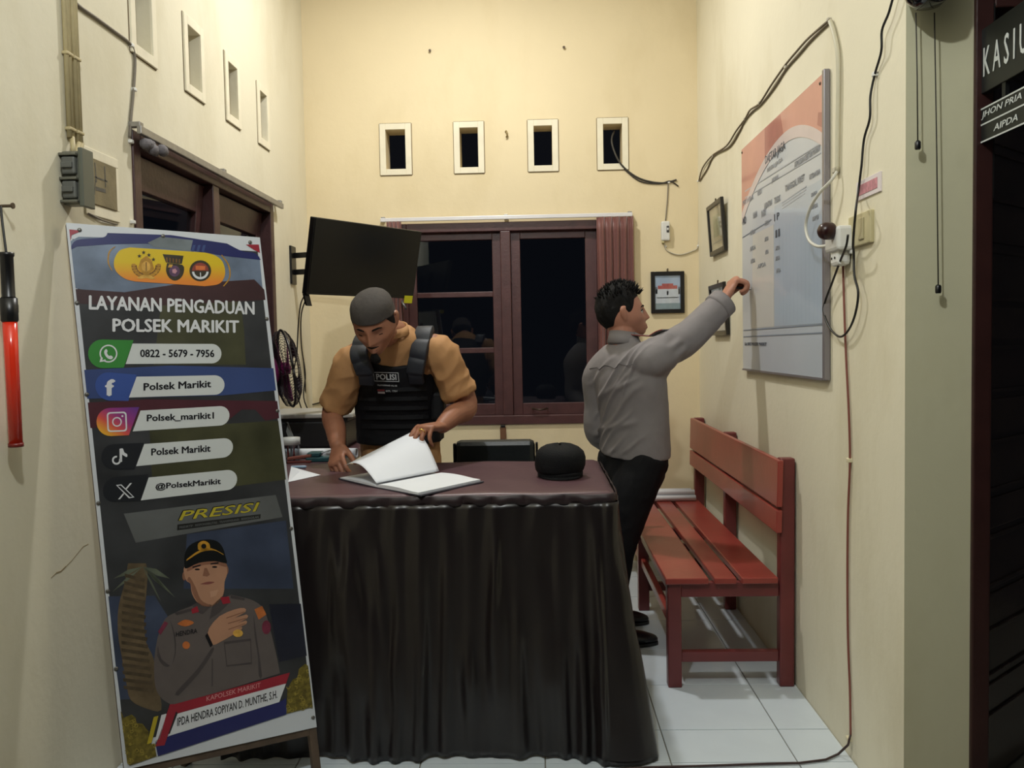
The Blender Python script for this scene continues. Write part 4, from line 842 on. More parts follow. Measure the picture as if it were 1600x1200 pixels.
for q in range(3):
    a0 = 2*pi*q/3+.4; b = []
    for i in range(7):
        rr = .03 + .125*i/6; row = []
        for j in range(6):
            a = a0 + (-.5+j/5)*(1.1 - .2*i/6); row.append(fc + rr*(math.cos(a)*fx + math.sin(a)*fy) + fax*(.018*(j/5-.5)))
        b.append(row)
    m = MB(); m.add([p for r in b for p in r], [(i*6+j, i*6+j+1, (i+1)*6+j+1, (i+1)*6+j) for i in range(6) for j in range(5)])
    bl = m.build('blade', mat('fan_blade', (112, 44, 88), .3), fan, True); sd_ = bl.modifiers.new('s', 'SOLIDIFY'); sd_.thickness = .002

# ------------------------------------------------------------------ television on a swing bracket
tTL, tEX, tEY, _ = hpose([(492.5, 339), (660, 362), (643, 467), (475, 460)], .72)
tEY = tEY - unit(tEX)*(tEY @ unit(tEX))*.999
tN = unit(np.cross(tEX, tEY)); tN = tN if tN[1] < 0 else -tN
tv = thing('television', 'black flat television tilted on a wall bracket', 'television', tTL + tEX/2 + tEY/2)
T = lambda s, t, d=0: tTL + s*tEX + t*tEY + d*tN
MB().par(T(0, 0, -.035), tEX, tEY, tN*.033).build('housing', mat('tv_black', (14, 14, 15), .35), tv, bevel=.004)
MB().par(T(.008, .012, -.002), tEX*.984, tEY*.955, tN*.0025).build('screen', mat('tv_screen', (8, 8, 9), .2, .02, 2, spec=.35), tv)
MB().par(T(.3, .2, -.06), tEX*.4, tEY*.6, tN*.026).build('back_cover', mat('tv_black', (14, 14, 15), .35), tv, bevel=.008)
MB().par(T(.90, .955, .001), tEX*.085, tEY*.11, tN*.001).build('sticker', mat('lime_sticker', (212, 210, 30), .5, .05), tv)
brm = mat('bracket_black', (20, 20, 21), .4, metal=.3)
br = MB().box((XL-.001, 4.79, 1.70), (XL+.012, 4.885, 1.915)).build('wall_plate', brm, tv, bevel=.003)
mid = T(.5, .5, -.06)
for z in (1.862, 1.768):
    MB().bar((XL+.01, 4.84, z), (-1.02, 4.72, z), .016, .030).build('arm', brm, tv, bevel=.002)
    MB().bar((-1.02, 4.72, z), mid + V(0, 0, z-1.815), .016, .030).build('arm', brm, tv, bevel=.002)
MB().lathe([(.018, 0), (.018, .15)], (-1.02, 4.72, 1.74), n=14).build('pivot', brm, tv, True)
MB().par(mid - tEX*.12 + tEY*.2, tEX*.24, -tEY*.4, tN*.005).build('mount_plate', brm, tv)
MB().par(T(.0, 1.0, -.03), unit(tEX)*.03, V(.012, .0, -.055), tN*.012).build('latch', brm, tv)
def tvcable(pts, lab):
    tag(MB().tube(curve3(pts), .0035, 7).build('cable', black_cable, None, True), lab, 'cable')
def curve3(pts, n=8):
    P = [np.asarray(p, float) for p in pts]; out = []
    for i in range(len(P)-1):
        p0, p1, p2, p3 = P[max(i-1, 0)], P[i], P[i+1], P[min(i+2, len(P)-1)]
        for t in np.linspace(0, 1, n)[:-1]: out.append(.5*(2*p1+(p2-p0)*t+(2*p0-5*p1+4*p2-p3)*t*t+(3*p1-p0-3*p2+p3)*t**3))
    return out + [P[-1]]
b0 = T(.02, .99, -.02)
tvcable([b0, atY(470, 475, 4.1), atY(466, 510, 4.3), atY(464, 550, 4.4), atY(460, 600, 4.5), V(-1.22, 4.55, ZS+.01)], 'black cable hanging from television behind the fan')
tvcable([b0+V(.01, .01, 0), atY(471, 490, 4.2), atY(471, 540, 4.5), atY(477, 585, 4.6), atY(476, 628, 4.6), V(-1.17, 4.62, ZS+.01)], 'black cable from television nearest the room corner')
tvcable([atX(474, 560, XL+.01), atX(477, 600, XL+.01), atY(478, 625, 5.1), atY(485, 632, 5.18), atY(505, 628, YB-.006), atY(530, 626, YB-.006)], 'cable curving along foot of the back wall corner')

# ------------------------------------------------------------------ chair behind the desk
chair = thing('office_chair', 'black leatherette chair behind the front desk', 'chair', (-.20, 4.0, 0))
leather = mat('black_leatherette', (30, 34, 36), .35, .1, 12, .08, 80)
cx0, cx1, cy = atY(712, 700, 4.05)[0], atY(836, 700, 4.05)[0], 4.05
MB().box((cx0, cy-.03, .60), (cx1, cy+.03, .886)).build('backrest', leather, chair, bevel=.025)
MB().box((cx0-.01, cy-.50, .42), (cx1+.01, cy-.06, .48)).build('seat', leather, chair, bevel=.025)
chm = mat('chair_frame_black', (26, 24, 24), .4, metal=.3)
for x in (cx0-.012, cx1+.002):
    MB().box((x, cy-.01, .45), (x+.012, cy+.02, .87)).build('back_post', chm, chair, bevel=.003)
    MB().tube([(x+.006, cy, .45), (x+.006, cy+.03, 0)], .012, 10).build('leg', chm, chair, True)
    MB().tube([(x+.006, cy-.46, .43), (x+.006, cy-.48, 0)], .012, 10).build('leg', chm, chair, True)
stick = thing('wooden_stick', 'upright brown wooden stick standing below the back window', 'stick', tuple(atY(786, 700, YB-.03)*V(1, 1, 0)))
p = atY(786, 667, YB-.025); MB().par((p[0]-.018, YB-.045, 0), (.036, 0, 0), (0, .03, 0), (.0, .0, p[2])).build('shaft', mat('brown_stick_wood', (112, 76, 52), .6, .2, 14), stick, bevel=.004)
MB().box((p[0]-.014, YB-.05, p[2]-.001), (p[0]+.014, YB-.016, p[2]+.012)).build('tip', chm, stick, bevel=.003)

# ------------------------------------------------------------------ bench
bench = thing('bench', 'red painted slatted wooden bench along the right wall', 'bench', (.72, 4.16, 0))
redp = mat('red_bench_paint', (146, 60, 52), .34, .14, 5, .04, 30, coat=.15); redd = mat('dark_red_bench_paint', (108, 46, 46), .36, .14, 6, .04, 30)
BY0, BY1 = 3.245, 5.09
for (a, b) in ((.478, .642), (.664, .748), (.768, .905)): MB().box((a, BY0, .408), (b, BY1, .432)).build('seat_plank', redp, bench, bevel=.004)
def tilt(z): return .012*(z-.43)/.45
for (z0, z1) in ((.603, .690), (.702, .880)):
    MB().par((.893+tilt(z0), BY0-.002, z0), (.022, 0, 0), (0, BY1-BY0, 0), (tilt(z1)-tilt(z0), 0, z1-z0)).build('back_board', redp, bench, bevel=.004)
for y in (3.262, 4.215, 5.02):
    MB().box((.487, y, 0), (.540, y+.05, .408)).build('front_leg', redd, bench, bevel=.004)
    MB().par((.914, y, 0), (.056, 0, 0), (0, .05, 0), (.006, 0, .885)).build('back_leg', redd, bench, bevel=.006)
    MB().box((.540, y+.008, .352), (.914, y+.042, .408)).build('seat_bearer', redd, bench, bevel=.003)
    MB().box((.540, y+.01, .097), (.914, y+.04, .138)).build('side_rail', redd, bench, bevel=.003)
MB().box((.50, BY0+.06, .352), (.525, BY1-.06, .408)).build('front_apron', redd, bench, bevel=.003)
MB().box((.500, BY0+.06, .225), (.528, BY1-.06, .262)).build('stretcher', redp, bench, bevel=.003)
for i, (y, z, x0, x1) in enumerate(((4.84, .446, .42, .885), (4.876, .446, .43, .88), (4.912, .447, .44, .87), (4.858, .471, .45, .882), (4.894, .471, .43, .87), (4.96, .452, .50, .84))):
    r = .0165; labs = ('nearest white paper roll of the bundle on the bench end', 'second white paper roll from the front on bench end', 'white paper roll touching others at back of bench bundle', 'upper front paper roll stacked on the bench bundle', 'upper rear paper roll stacked on the bench bundle', 'single thinner paper roll behind the bundle on the bench')
    z = .4325+r+(.0285 if 2 < i < 5 else 0)
    tag(MB().lathe([(r*.7, 0), (r, 0), (r, x1-x0), (r*.7, x1-x0), (r*.7, 0)], (x0, y, z), (1, .02*(i % 3-1), 0), 14).build('paper_roll', paper, None, True), labs[i], 'paper', 'paper rolls on the bench')

# ------------------------------------------------------------------ light baton, wall fan, door sign
bat = thing('light_baton', 'red traffic light baton hanging on the left wall', 'baton', tuple(atX(14, 500, XL+.035)))
bt0, bt1, bt2, bt3 = [atX(u, v, XL+.035) for u, v in ((10, 397), (13, 466), (14, 503), (25, 697))]
dx_ = unit(bt3-bt0); cyl = lambda prof: MB().lathe(prof, bt0, dx_, 18)
Lg, Lm, Lt = [np.linalg.norm(b-bt0) for b in (bt1, bt2, bt3)]
MB().lathe([(.018, -.004), (.018, .004), (.0155, .008), (.0155, Lg-.004), (.019, Lg)], bt0, dx_, 18).build('grip', black_plastic, bat, True)
MB().lathe([(.0205, Lg), (.0205, Lm-.004), (.018, Lm)], bt0, dx_, 18).build('collar', black_plastic, bat, True)
MB().box(atX(23, 482, XL+.025)-V(.006, .004, .012), atX(23, 482, XL+.025)+V(.006, .010, .012)).build('switch', black_plastic, bat, bevel=.003)
redl = mat('red_translucent_plastic', (236, 58, 34), .18, .06, 5, coat=.5)
MB().lathe([(.0175, Lm), (.0165, Lm+.1), (.0165, Lt-.006)], bt0, dx_, 18).build('light_tube', redl, bat, True)
MB().lathe([(.018, Lt-.008), (.018, Lt+.002), (.0, Lt+.003)], bt0, dx_, 18).build('end_cap', mat('dark_red_cap', (120, 28, 22), .4), bat, True)
MB().tube(curve3([bt0, atX(4, 350, XL+.02), atX(1, 322, XL+.008)]), .003, 6).build('strap', black_cable, bat, True)
tag(MB().lathe([(.004, -.004), (.004, .03), (.008, .03), (.008, .034)], atX(1, 322, XL), (1, 0, 0), 8).build('nail', nail_m), 'nail holding the baton strap on left wall', 'nail')
ck = MB()
cp = [(80, 903), (88, 895), (95, 893), (103, 885), (112, 876), (121, 865), (130, 854), (138, 850)]
for i in range(len(cp)-1): ck.bar(atX(*cp[i], XL+.0008), atX(*cp[i+1], XL+.0008), .0014+.002*(i in (1, 2)), .0006, (1, 0, 0))
ck.build('crack', mat('brown_crack', (150, 132, 96), .9), wall_left)

wf = thing('wall_fan', 'black wall fan with two hanging pull cords on pillar', 'fan', (1.035, YF, 2.27))
hc = V(1.005, YF-.075, 2.232)
MB().lathe([(.0, -.062), (.03, -.058), (.05, -.04), (.060, -.005), (.060, .10), (.05, .13)], hc, (0, 0, 1), 28).build('control_box', mat('gloss_black_plastic', (14, 16, 22), .12, .05, 3, coat=.5), wf, True)
MB().box((hc[0]-.04, YF-.05, 2.27), (hc[0]+.04, YF+.001, 2.46)).build('wall_plate', black_plastic, wf, bevel=.01)
MB().tube([hc + V(0, .02, .1), hc + V(0, .0, .45), hc + V(.06, -.10, .60)], .02, 12).build('arm', black_plastic, wf, True)
MB().lathe([(.03, -.10), (.055, -.08), (.06, .0), (.05, .05)], hc + V(.08, -.13, .60), (.5, -1, -.1), 20).build('motor', black_plastic, wf, True)
hf_ = hc + V(.12, -.20, .585); g = MB()
for d in (0, -.11):
    for q in range(36):
        a = 2*pi*q/36; e = V(math.cos(a), 0, math.sin(a)); g.tube([hf_ + V(0, d, 0) + e*.04, hf_ + V(0, d*.8-.01, 0) + e*.13, hf_ + V(0, -.055, 0) + e*.155], .0014, 4)
o = g.build('guard', mat('fan_guard_wire', (44, 38, 44), .35), wf, True); o['kind'] = 'stuff'
MB().tube([hf_ + V(0, -.055, 0) + .155*V(math.cos(t), 0, math.sin(t)) for t in np.linspace(0, 2*pi, 40)], .006, 8).build('rim', black_plastic, wf, True)
for q in range(3):
    a0 = 2*pi*q/3; m = MB(); n_ = 6
    m.add([hf_ + V(0, -.055 + .02*(j/5-.5), 0) + (.03+.11*i/6)*V(math.cos(a0+(-.5+j/5)*1.1), 0, math.sin(a0+(-.5+j/5)*1.1)) for i in range(7) for j in range(6)], [(i*6+j, i*6+j+1, (i+1)*6+j+1, (i+1)*6+j) for i in range(6) for j in range(5)])
    o = m.build('blade', mat('fan_blade_black', (40, 40, 44), .3), wf, True); q_ = o.modifiers.new('s', 'SOLIDIFY'); q_.thickness = .002
yc = YF-.03
for (u0, v0, u1, v1) in ((1431, 20, 1434, 222), (1460, 20, 1466, 447)):
    a, b = atY(u0, v0, yc), atY(u1, v1, yc)
    cc = MB().tube([a, (a+b)/2+V(.001, 0, 0), b], .0016, 6).build('pull_cord', mat('dark_cord', (40, 36, 30), .6), wf, True)
    MB().lathe([(.004, .004), (.0075, 0), (.0075, -.016), (.006, -.019)], b, (0, 0, 1), 12).build('pull_knob', black_plastic, cc, True)

SX = 1.172
sgn = thing('door_sign', 'black hanging door sign with white letters by the door', 'sign', tuple(atX(1530, 60, SX)))
SP = lambda u, v, d=0: atX(u, v, SX-d)
z5 = lambda *p: [(1360+x/4, y/4) for x, y in p]
sbl = mat('sign_black_board', (26, 28, 28), .35, .1, 10)
def ext(p, q, k): return (p[0]+(q[0]-p[0])*k, p[1]+(q[1]-p[1])*k)
t0, t1 = z5((690, 190), (960, 8)); b0_, b1_ = z5((690, 590), (960, 428))
# y along the room for a board that runs from the door wall towards the veranda
yA, yB_ = SP(*t0)[1], 1.62
def line_at(p, q, y):
    A, B_ = SP(*p), SP(*q); k = (y-A[1])/(B_[1]-A[1]); return A + (B_-A)*k
poly = [line_at(t0, t1, yA), line_at(t0, t1, yB_), line_at(b0_, b1_, yB_), line_at(b0_, b1_, yA)]
zt = (poly[0][2]+poly[1][2])/2; zb = (poly[2][2]+poly[3][2])/2
MB().box((SX, yB_, poly[3][2]), (SX+.02, yA, poly[0][2])).build('upper_board', sbl, sgn, bevel=.002)
MB().box((SX, yA-.005, 1.70), (SX+.035, YF-.010, 2.20)).build('post', mat('sign_black_metal', (20, 22, 22), .4), sgn, bevel=.003)
l0, l1 = z5((685, 690), (960, 532)); m0, m1 = z5((655, 908), (960, 745))
yC = SP(*l0)[1]; yC2 = SP(*m0)[1]
lw = [line_at(l0, l1, yC), line_at(l0, l1, yB_+.1), line_at(m0, m1, yB_+.1), line_at(m0, m1, yC2)]
zl0, zl1 = lw[0][2], lw[3][2]
lw = [V(SX, yC, zl0), V(SX, yB_+.1, zl0), V(SX, yB_+.16, zl1), V(SX, yC2, zl1)]
lp = MB().prism(lw, V(1, 0, 0), .012).build('lower_plate', sbl, sgn)
wl = mat('sign_white', (206, 210, 210), .4)
zm = zl1 + (zl0-zl1)*.52
for (a, b) in ((lw[0], lw[1]), (lw[1], lw[2]), (lw[2], lw[3]), (lw[3], lw[0]), (V(SX, yC2+(yC-yC2)*.52, zm), V(SX, yB_+.13, zm))):
    MB().bar(a-V(.0008, 0, 0), b-V(.0008, 0, 0), .004, .0008, (1, 0, 0)).build('border_line', wl, lp)
for y in (2.2, 1.8): MB().box((SX+.004, y-.008, zl0-.005), (SX+.014, y+.008, poly[3][2]+.005)).build('hanger', mat('sign_black_metal', (20, 22, 22), .4), sgn)
tn = V(-1, 0, 0); te = V(0, -1, 0); tz = V(0, 0, 1)
k0, k1 = SP(1537, 121), SP(1606, 80)
ks = SP(1537, 77)
wK = k0[1]-k1[1]
text_mesh('K A S I U M', wl, 'lettering', sgn, V(SX, k0[1], k0[2]), te, tz, tn, (0, 0, wK*1.28, .075), bold=.015)
j0 = SP(1534, 190); text_mesh('JHON PRIA', wl, 'lettering', sgn, V(SX, j0[1], zm+.012), te, tz, tn, (0, 0, .186, (zl0-zm)-.020), bold=.012, shear=.2)
j1 = SP(1553, 204); text_mesh('AIPDA', wl, 'lettering', sgn, V(SX, j1[1], zl1+.014), te, tz, tn, (0, 0, .11, (zm-zl1)-.028), bold=.012, shear=.2)
# ------------------------------------------------------------------ register book and cap on the desk
def hitlen(u, v, o, L, y0, y1):
    best = None
    for y in np.linspace(y0, y1, 400):
        p = atY(u, v, y); e = abs(np.linalg.norm(p-o)-L)
        if best is None or e < best[0]: best = (e, p)
    return best[1]
ZB = DZ + .020
gA, gB, gC = atZ(588, 755, ZB), atZ(655, 767, ZB), atZ(753, 746, ZB); gD = gA + (gC-gB)
gw = gB - gA; gl = gC - gB; wid = np.linalg.norm(gw)
book = thing('register_book', 'large open register book with a page being turned', 'book', tuple((gA+gD)/2*V(1, 1, 0) + V(0, 0, DZ)))
zz = V(0, 0, 1)
# width direction bent to be square with the gutter
cov = mat('book_cover_grey', (70, 70, 80), .6)
lift = DZ + .003
fl3 = lambda p, z: V(p[0], p[1], z)
left_w = atZ(530, 749, lift) - fl3(gA, lift)
MB().prism([fl3(gA, lift)-gw*.0, fl3(gB, lift)+gw*.03, fl3(gC, lift)+gw*.03+gl*.01, fl3(gD, lift)+gl*.01], zz, .004).build('cover', cov, book)
MB().prism([fl3(gA, lift), fl3(gD, lift)+gl*.01, fl3(gD, lift)+left_w*1.02, fl3(gA, lift)+left_w*1.02], zz, .004).build('cover', cov, book)
def page_block(name, o, w, l, z0, z1, bulge):
    b = MB(); n = 14; rows = []
    for i in range(n+1):
        t = i/n; h = z0 + (z1-z0)*(1 - t*.25) * (1 if t > .0 else .55) + bulge*math.sin(pi*min(1, t*1.2))
        h = min(h, z1 + bulge); p = o + w*t
        rows.append([V(p[0], p[1], h), V(p[0]+l[0], p[1]+l[1], h), V(p[0]+l[0], p[1]+l[1], z0), V(p[0], p[1], z0)])
    b.loft(rows); return b.build(name, paper, book)
page_block('page_block', fl3(gA, 0), gw*.98, gl*.985, lift+.004, ZB-.004, .004)
page_block('page_block', fl3(gA, 0), left_w*.97, gl*.985, lift+.004, DZ+.012, .003)
eE = hitlen(537, 728, gA, wid*1.0, 2.9, 3.35); eG = hitlen(649, 672, gD, wid*1.0, 3.0, 3.5)
def pagef(u, v):
    a = gA + (gD-gA)*v; e = eE + (eG-eE)*v; p = a + (e-a)*u
    return p + zz*(.035*math.sin(pi*u)*(1-.3*v))
cloth_strip('turning_page', pagef, 20, 20, mat('turning_paper', (222, 226, 234), .6, .01), book, .0006)

capm = mat('black_wool_cap', (13, 14, 17), .8, .15, 60, .25, 250, spec=.25)
c0 = atZ(876, 748, DZ) + V(0, .04, 0)
hat = thing('beret', 'black flat cap lying on the desk by its right end', 'cap', tuple(c0))
def rad(prof, c, name, m, par, wob=0, sx=1., sy=1.):
    b = MB(); n = 36; rings = []
    for k, (r, h) in enumerate(prof):
        rings.append([c + V(sx*r*math.cos(t)*(1+wob*math.sin(3*t+k*.6)+wob*.6*math.sin(7*t-k)), sy*r*math.sin(t)*(1+wob*math.sin(2*t+k)), h + wob*.12*math.sin(2*t+1)*(h > .05)) for t in [2*pi*q/n for q in range(n)]])
    b.loft(rings); return b.build(name, m, par, True)
rad([(.074, .002), (.081, .004), (.082, .018), (.080, .024)], c0, 'band', capm, hat)
rad([(.080, .018), (.087, .028), (.091, .046), (.090, .070), (.084, .090), (.068, .106), (.045, .116), (.02, .120), (.004, .121)], c0 + V(-.002, 0, 0), 'crown', capm, hat, .038)
bm1 = MB(); rows = []
for i in range(13):
    t = -pi/2 - 1.1 + 2.2*i/12; e = V(math.cos(t), math.sin(t), 0)
    k = math.cos((t+pi/2)*1.35)**.7 if abs(t+pi/2)*1.35 < pi/2 else 0
    rows.append([c0 + e*.072 + V(0, 0, .014), c0 + e*(.076+.020*k) + V(0, 0, .010-.004*k), c0 + e*(.076+.020*k) + V(0, 0, .006-.004*k), c0 + e*.072 + V(0, 0, .006)])
bm1.loft(rows); bm1.build('brim', capm, hat, True)
MB().lathe([(.006, 0), (.006, .003), (.0, .006)], c0+V(0, 0, .119), n=10).build('button', capm, hat, True)

# ------------------------------------------------------------------ people: lofted limbs fused into one skin, clothes over it
def crom(P, k):
    P = [np.asarray(p, float) for p in P]; out = []
    for i in range(len(P)-1):
        p0, p1, p2, p3 = P[max(i-1, 0)], P[i], P[i+1], P[min(i+2, len(P)-1)]
        for t in np.linspace(0, 1, k+1)[:-1]: out.append(.5*(2*p1+(p2-p0)*t+(2*p0-5*p1+4*p2-p3)*t*t+(3*p1-p0-3*p2+p3)*t**3))
    return out + [P[-1]]
def limb(pts, rad_, ax=None, k=4, n=18, cap=(True, True), e=2.0):
    """closed elliptical loft; rad_ list of r or (rx, ry); rx lies along ax"""
    R2 = [(r, r) if not hasattr(r, '__len__') else tuple(r) for r in rad_]
    Q = crom([np.concatenate([p, r]) for p, r in zip(pts, R2)], k)
    P = [q[:3] for q in Q]; RR = [(max(q[3], .001), max(q[4], .001)) for q in Q]
    tang = [unit(P[min(i+1, len(P)-1)]-P[max(i-1, 0)]) for i in range(len(P))]
    if cap[0]:
        for f in (.55, .9): P.insert(0, P[0] - tang[0]*0); 
        b = P[2]; r = RR[0]; m = (r[0]+r[1])/2*.8
        P[0] = b - tang[0]*m; P[1] = b - tang[0]*m*.62; RR = [(r[0]*.25, r[1]*.25), (r[0]*.75, r[1]*.75)] + RR; tang = [tang[0], tang[0]] + tang
    if cap[1]:
        b = P[-1]; r = RR[-1]; m = (r[0]+r[1])/2*.8
        P += [b + tang[-1]*m*.62, b + tang[-1]*m]; RR += [(r[0]*.75, r[1]*.75), (r[0]*.25, r[1]*.25)]; tang += [tang[-1]]*2
    x = None; rings = []
    for p, r, t in zip(P, RR, tang):
        if ax is not None: x = unit(np.asarray(ax) - t*(np.asarray(ax) @ t))
        elif x is None: x = unit(np.cross(t, V(0, 0, 1) if abs(t[2]) < .9 else V(0, 1, 0)))
        else: x = unit(x - t*(x @ t))
        y = np.cross(t, x)
        cs = [(math.cos(a), math.sin(a)) for a in [2*pi*q/n for q in range(n)]]
        rings.append([p + r[0]*math.copysign(abs(c)**(2/e), c)*x + r[1]*math.copysign(abs(s)**(2/e), s)*y for c, s in cs])
    return MB().loft(rings)
def fuse(name, parts, voxel, smooth, m, parent, disp=None, mats=None):
    b = MB()
    for q in parts: b.add(q.v, q.f)
    o = b.build(name, m)
    r = o.modifiers.new('r', 'REMESH'); r.mode = 'VOXEL'; r.voxel_size = voxel
    if smooth: s = o.modifiers.new('s', 'SMOOTH'); s.factor = .5; s.iterations = smooth
    dg = bpy.context.evaluated_depsgraph_get(); dg.update(); me = bpy.data.meshes.new_from_object(o.evaluated_get(dg)); me.name = name
    bpy.data.objects.remove(o)
    if disp:
        n = len(me.vertices); co = np.empty(n*3); no = np.empty(n*3); me.vertices.foreach_get('co', co); me.vertex_normals.foreach_get('vector', no)
        co = co.reshape(-1, 3); no = no.reshape(-1, 3); co += no*np.asarray(disp(co))[:, None]; me.vertices.foreach_set('co', co.ravel()); me.update()
    me.materials.clear(); me.materials.append(m)
    me.polygons.foreach_set('use_smooth', [True]*len(me.polygons))
    ob = bpy.data.objects.new(name, me); C.objects.link(ob); attach(ob, parent); return ob
def wrinkle(dirs, amp, f1, f2, seed=0):
    """fold field: ridged noise stretched along the given direction(s)"""
    def fn(co):
        out = np.zeros(len(co))
        for (d, a, wgt) in dirs:
            d = unit(d); s = unit(np.cross(d, V(.3, .8, .2))); t = np.cross(d, s)
            q = np.stack([co @ d*f2, co @ s*f1, co @ t*f1], 1) + seed
            w = wgt(co) if wgt else 1.
            out += a*w*np.array([1-2*abs(noise.noise(Vector(p))) for p in q])
        return out*amp
    return fn
def sstep(a, b, x): t = np.clip((x-a)/(b-a), 0, 1); return t*t*(3-2*t)
def head_local(az, el):
    """face shape in the head's own frame (x right, y front, z up), metres, for arrays of azimuth / elevation"""
    dx, dy, dz = np.sin(az)*np.cos(el), np.cos(az)*np.cos(el), np.sin(el)
    x, z = .0745*dx, .113*dz; y = np.where(dy > 0, .090*dy, .102*dy)
    low = sstep(-.015, -.11, z); x = x*(1-.26*low); x = np.sign(x)*np.abs(x)
    y = np.where(dy < 0, y*(1-.42*sstep(-.0, -.1, z)), y)
    g = lambda X, Z, sx, sz: np.exp(-((x-X)/sx)**2-((z-Z)/sz)**2)*(dy > 0)
    y = y + .030*g(0, -.092, .030, .030) + .012*g(0, -.06, .04, .03)
    y = y + .005*(g(.028, .022, .022, .010) + g(-.028, .022, .022, .010)) - .009*(g(.031, .002, .015, .013) + g(-.031, .002, .015, .013))
    y = y + .012*g(0, .004, .009, .018) + .021*g(0, -.020, .0095, .016) + .012*g(0, -.030, .017, .008)
    y = y + .005*(g(.042, -.025, .02, .02) + g(-.042, -.025, .02, .02)) + .006*g(0, -.056, .020, .006) + .0065*g(0, -.067, .017, .006) - .003*g(0, -.0615, .022, .0025) - .003*g(0, -.078, .02, .006)
    x = x*(1 + .05*g(.05, -.02, .04, .03) + .05*g(-.05, -.02, .04, .03))
    return np.stack([x, y, z], -1)
class Head:
    def __init__(s, c, f, up, k=1.0):
        s.c = np.asarray(c, float); s.f = unit(f); s.u = unit(np.asarray(up) - s.f*(np.asarray(up) @ s.f)); s.r = np.cross(s.f, s.u); s.k = k
    def W(s, p): p = np.asarray(p)*s.k; return s.c + p[..., 0:1]*s.r + p[..., 1:2]*s.f + p[..., 2:3]*s.u
    def w1(s, x, y, z): return s.W(np.array([x, y, z]))
    def shell(s):
        nu, nv = 96, 72; rows = []
        for j in range(nv+1):
            el = -pi/2 + pi*j/nv; rows.append(s.W(head_local(np.linspace(0, 2*pi, nu, endpoint=False), np.full(nu, np.clip(el, -1.565, 1.565)))))
        return MB().loft(rows)
    def ears(s):
        out = []
        for q in (-1, 1):
            out.append(limb([s.w1(q*.066, -.004, -.035), s.w1(q*.076, -.008, -.02), s.w1(q*.083, -.014, .004), s.w1(q*.082, -.014, .022), s.w1(q*.072, -.004, .026)], [(.006, .004), (.010, .006), (.016, .006), (.013, .006), (.006, .005)], s.f, 3, 12))
        return out
    def cover(s, elmin, thick, nu=72, nv=20, seed=0, rough=.003, inner=-.004, zmax=pi/2, flat=None):
        """hair or cap shell between the hairline elmin(az) and the crown; thick(az, t) in metres"""
        rows = []
        az = np.linspace(0, 2*pi, nu, endpoint=False); e0 = elmin(az)
        def pt(t, off):
            el = np.minimum(e0 + (zmax-e0)*t, 1.565); L_ = head_local(az, el); nrm = L_/np.linalg.norm(L_, axis=-1, keepdims=True)
            Q = L_ + nrm*off[:, None]
            if flat: Q[:, 2] = np.where(Q[:, 2] > flat[0], flat[0] + (Q[:, 2]-flat[0])*flat[1], Q[:, 2]); g_ = 1 + flat[2]*sstep(.02, .09, Q[:, 2]); Q[:, 0] *= g_; Q[:, 1] *= g_
            return Q
        ts = np.linspace(0, 1, nv)
        rows.append(s.W(pt(0, np.full(nu, inner))))
        for t in ts:
            th = thick(az, t); nz = np.array([noise.noise(Vector((math.cos(a)*4, math.sin(a)*4, t*6+seed)))*rough*min(1, t*5) + noise.noise(Vector((math.cos(a)*13, math.sin(a)*13, t*18+seed)))*rough*.5*min(1, t*5) for a in az])
            rows.append(s.W(pt(t, th + nz)))
        return MB().loft(rows)
def hand_parts(Wp, d, n, side, curls, k=1.0, spread=1.0, thumb=(.9, .5, .3)):
    """palm, four fingers of unequal length bent at three joints, thumb; n = the way the palm faces; side +1 right hand, -1 left"""
    d = unit(d); n = unit(np.asarray(n)-d*(np.asarray(n) @ d)); s = np.cross(d, n)*side; out = []
    Wp = np.asarray(Wp, float)
    out.append(limb([Wp - d*.02*k, Wp + d*.012*k, Wp + d*.05*k + s*.002, Wp + d*.085*k], [(.026*k, .019*k), (.030*k, .018*k), (.040*k, .0155*k), (.040*k, .012*k)], s, 3, 18))
    L = ((.043, .026, .021), (.047, .030, .022), (.044, .028, .021), (.034, .021, .019)); off = (.0315, .0105, -.0105, -.031); bl = (.088, .092, .088, .080)
    for i in range(4):
        p = Wp + d*(bl[i]-.012)*k + s*off[i]*k; sp = (off[i]*2.2*spread); a = 0; P = [p]; q = p + d*.012*k
        P.append(q); dd = unit(d + s*sp)
        for j in range(3):
            a += curls[i][j]; v = unit(dd*math.cos(a) + n*math.sin(a)); q = q + v*L[i][j]*k; P.append(q)
        rr = [.0096, .0094, .0088, .0080, .0066]; out.append(limb(P, [x*k*(.9 if i == 3 else 1) for x in rr], None, 3, 12))
    p = Wp + d*.022*k + s*.022*k; v = unit(d*thumb[0] + s*thumb[1] + n*thumb[2]); v2 = unit(v + d*.35 + n*.15 - s*.1); v3 = unit(v2 + d*.2 + n*.35)
    out.append(limb([p, p + v*.030*k, p + v*.048*k, p + v*.048*k + v2*.030*k, p + v*.048*k + v2*.030*k + v3*.024*k], [x*k for x in (.016, .0145, .0115, .0105, .008)], None, 3, 12))
    return out
def skin_mat(name, rgb, rgb2):
    m = mat(name, rgb, .48, .06, 25, .06, 260, spec=.4); b = m.node_tree.nodes['Principled BSDF']
    b.inputs['Subsurface Weight'].default_value = .08; b.inputs['Subsurface Radius'].default_value = (.012, .005, .003); return m
black_hair = mat('black_hair', (15, 14, 14), .75, .2, 90, .3, 300, spec=.2)
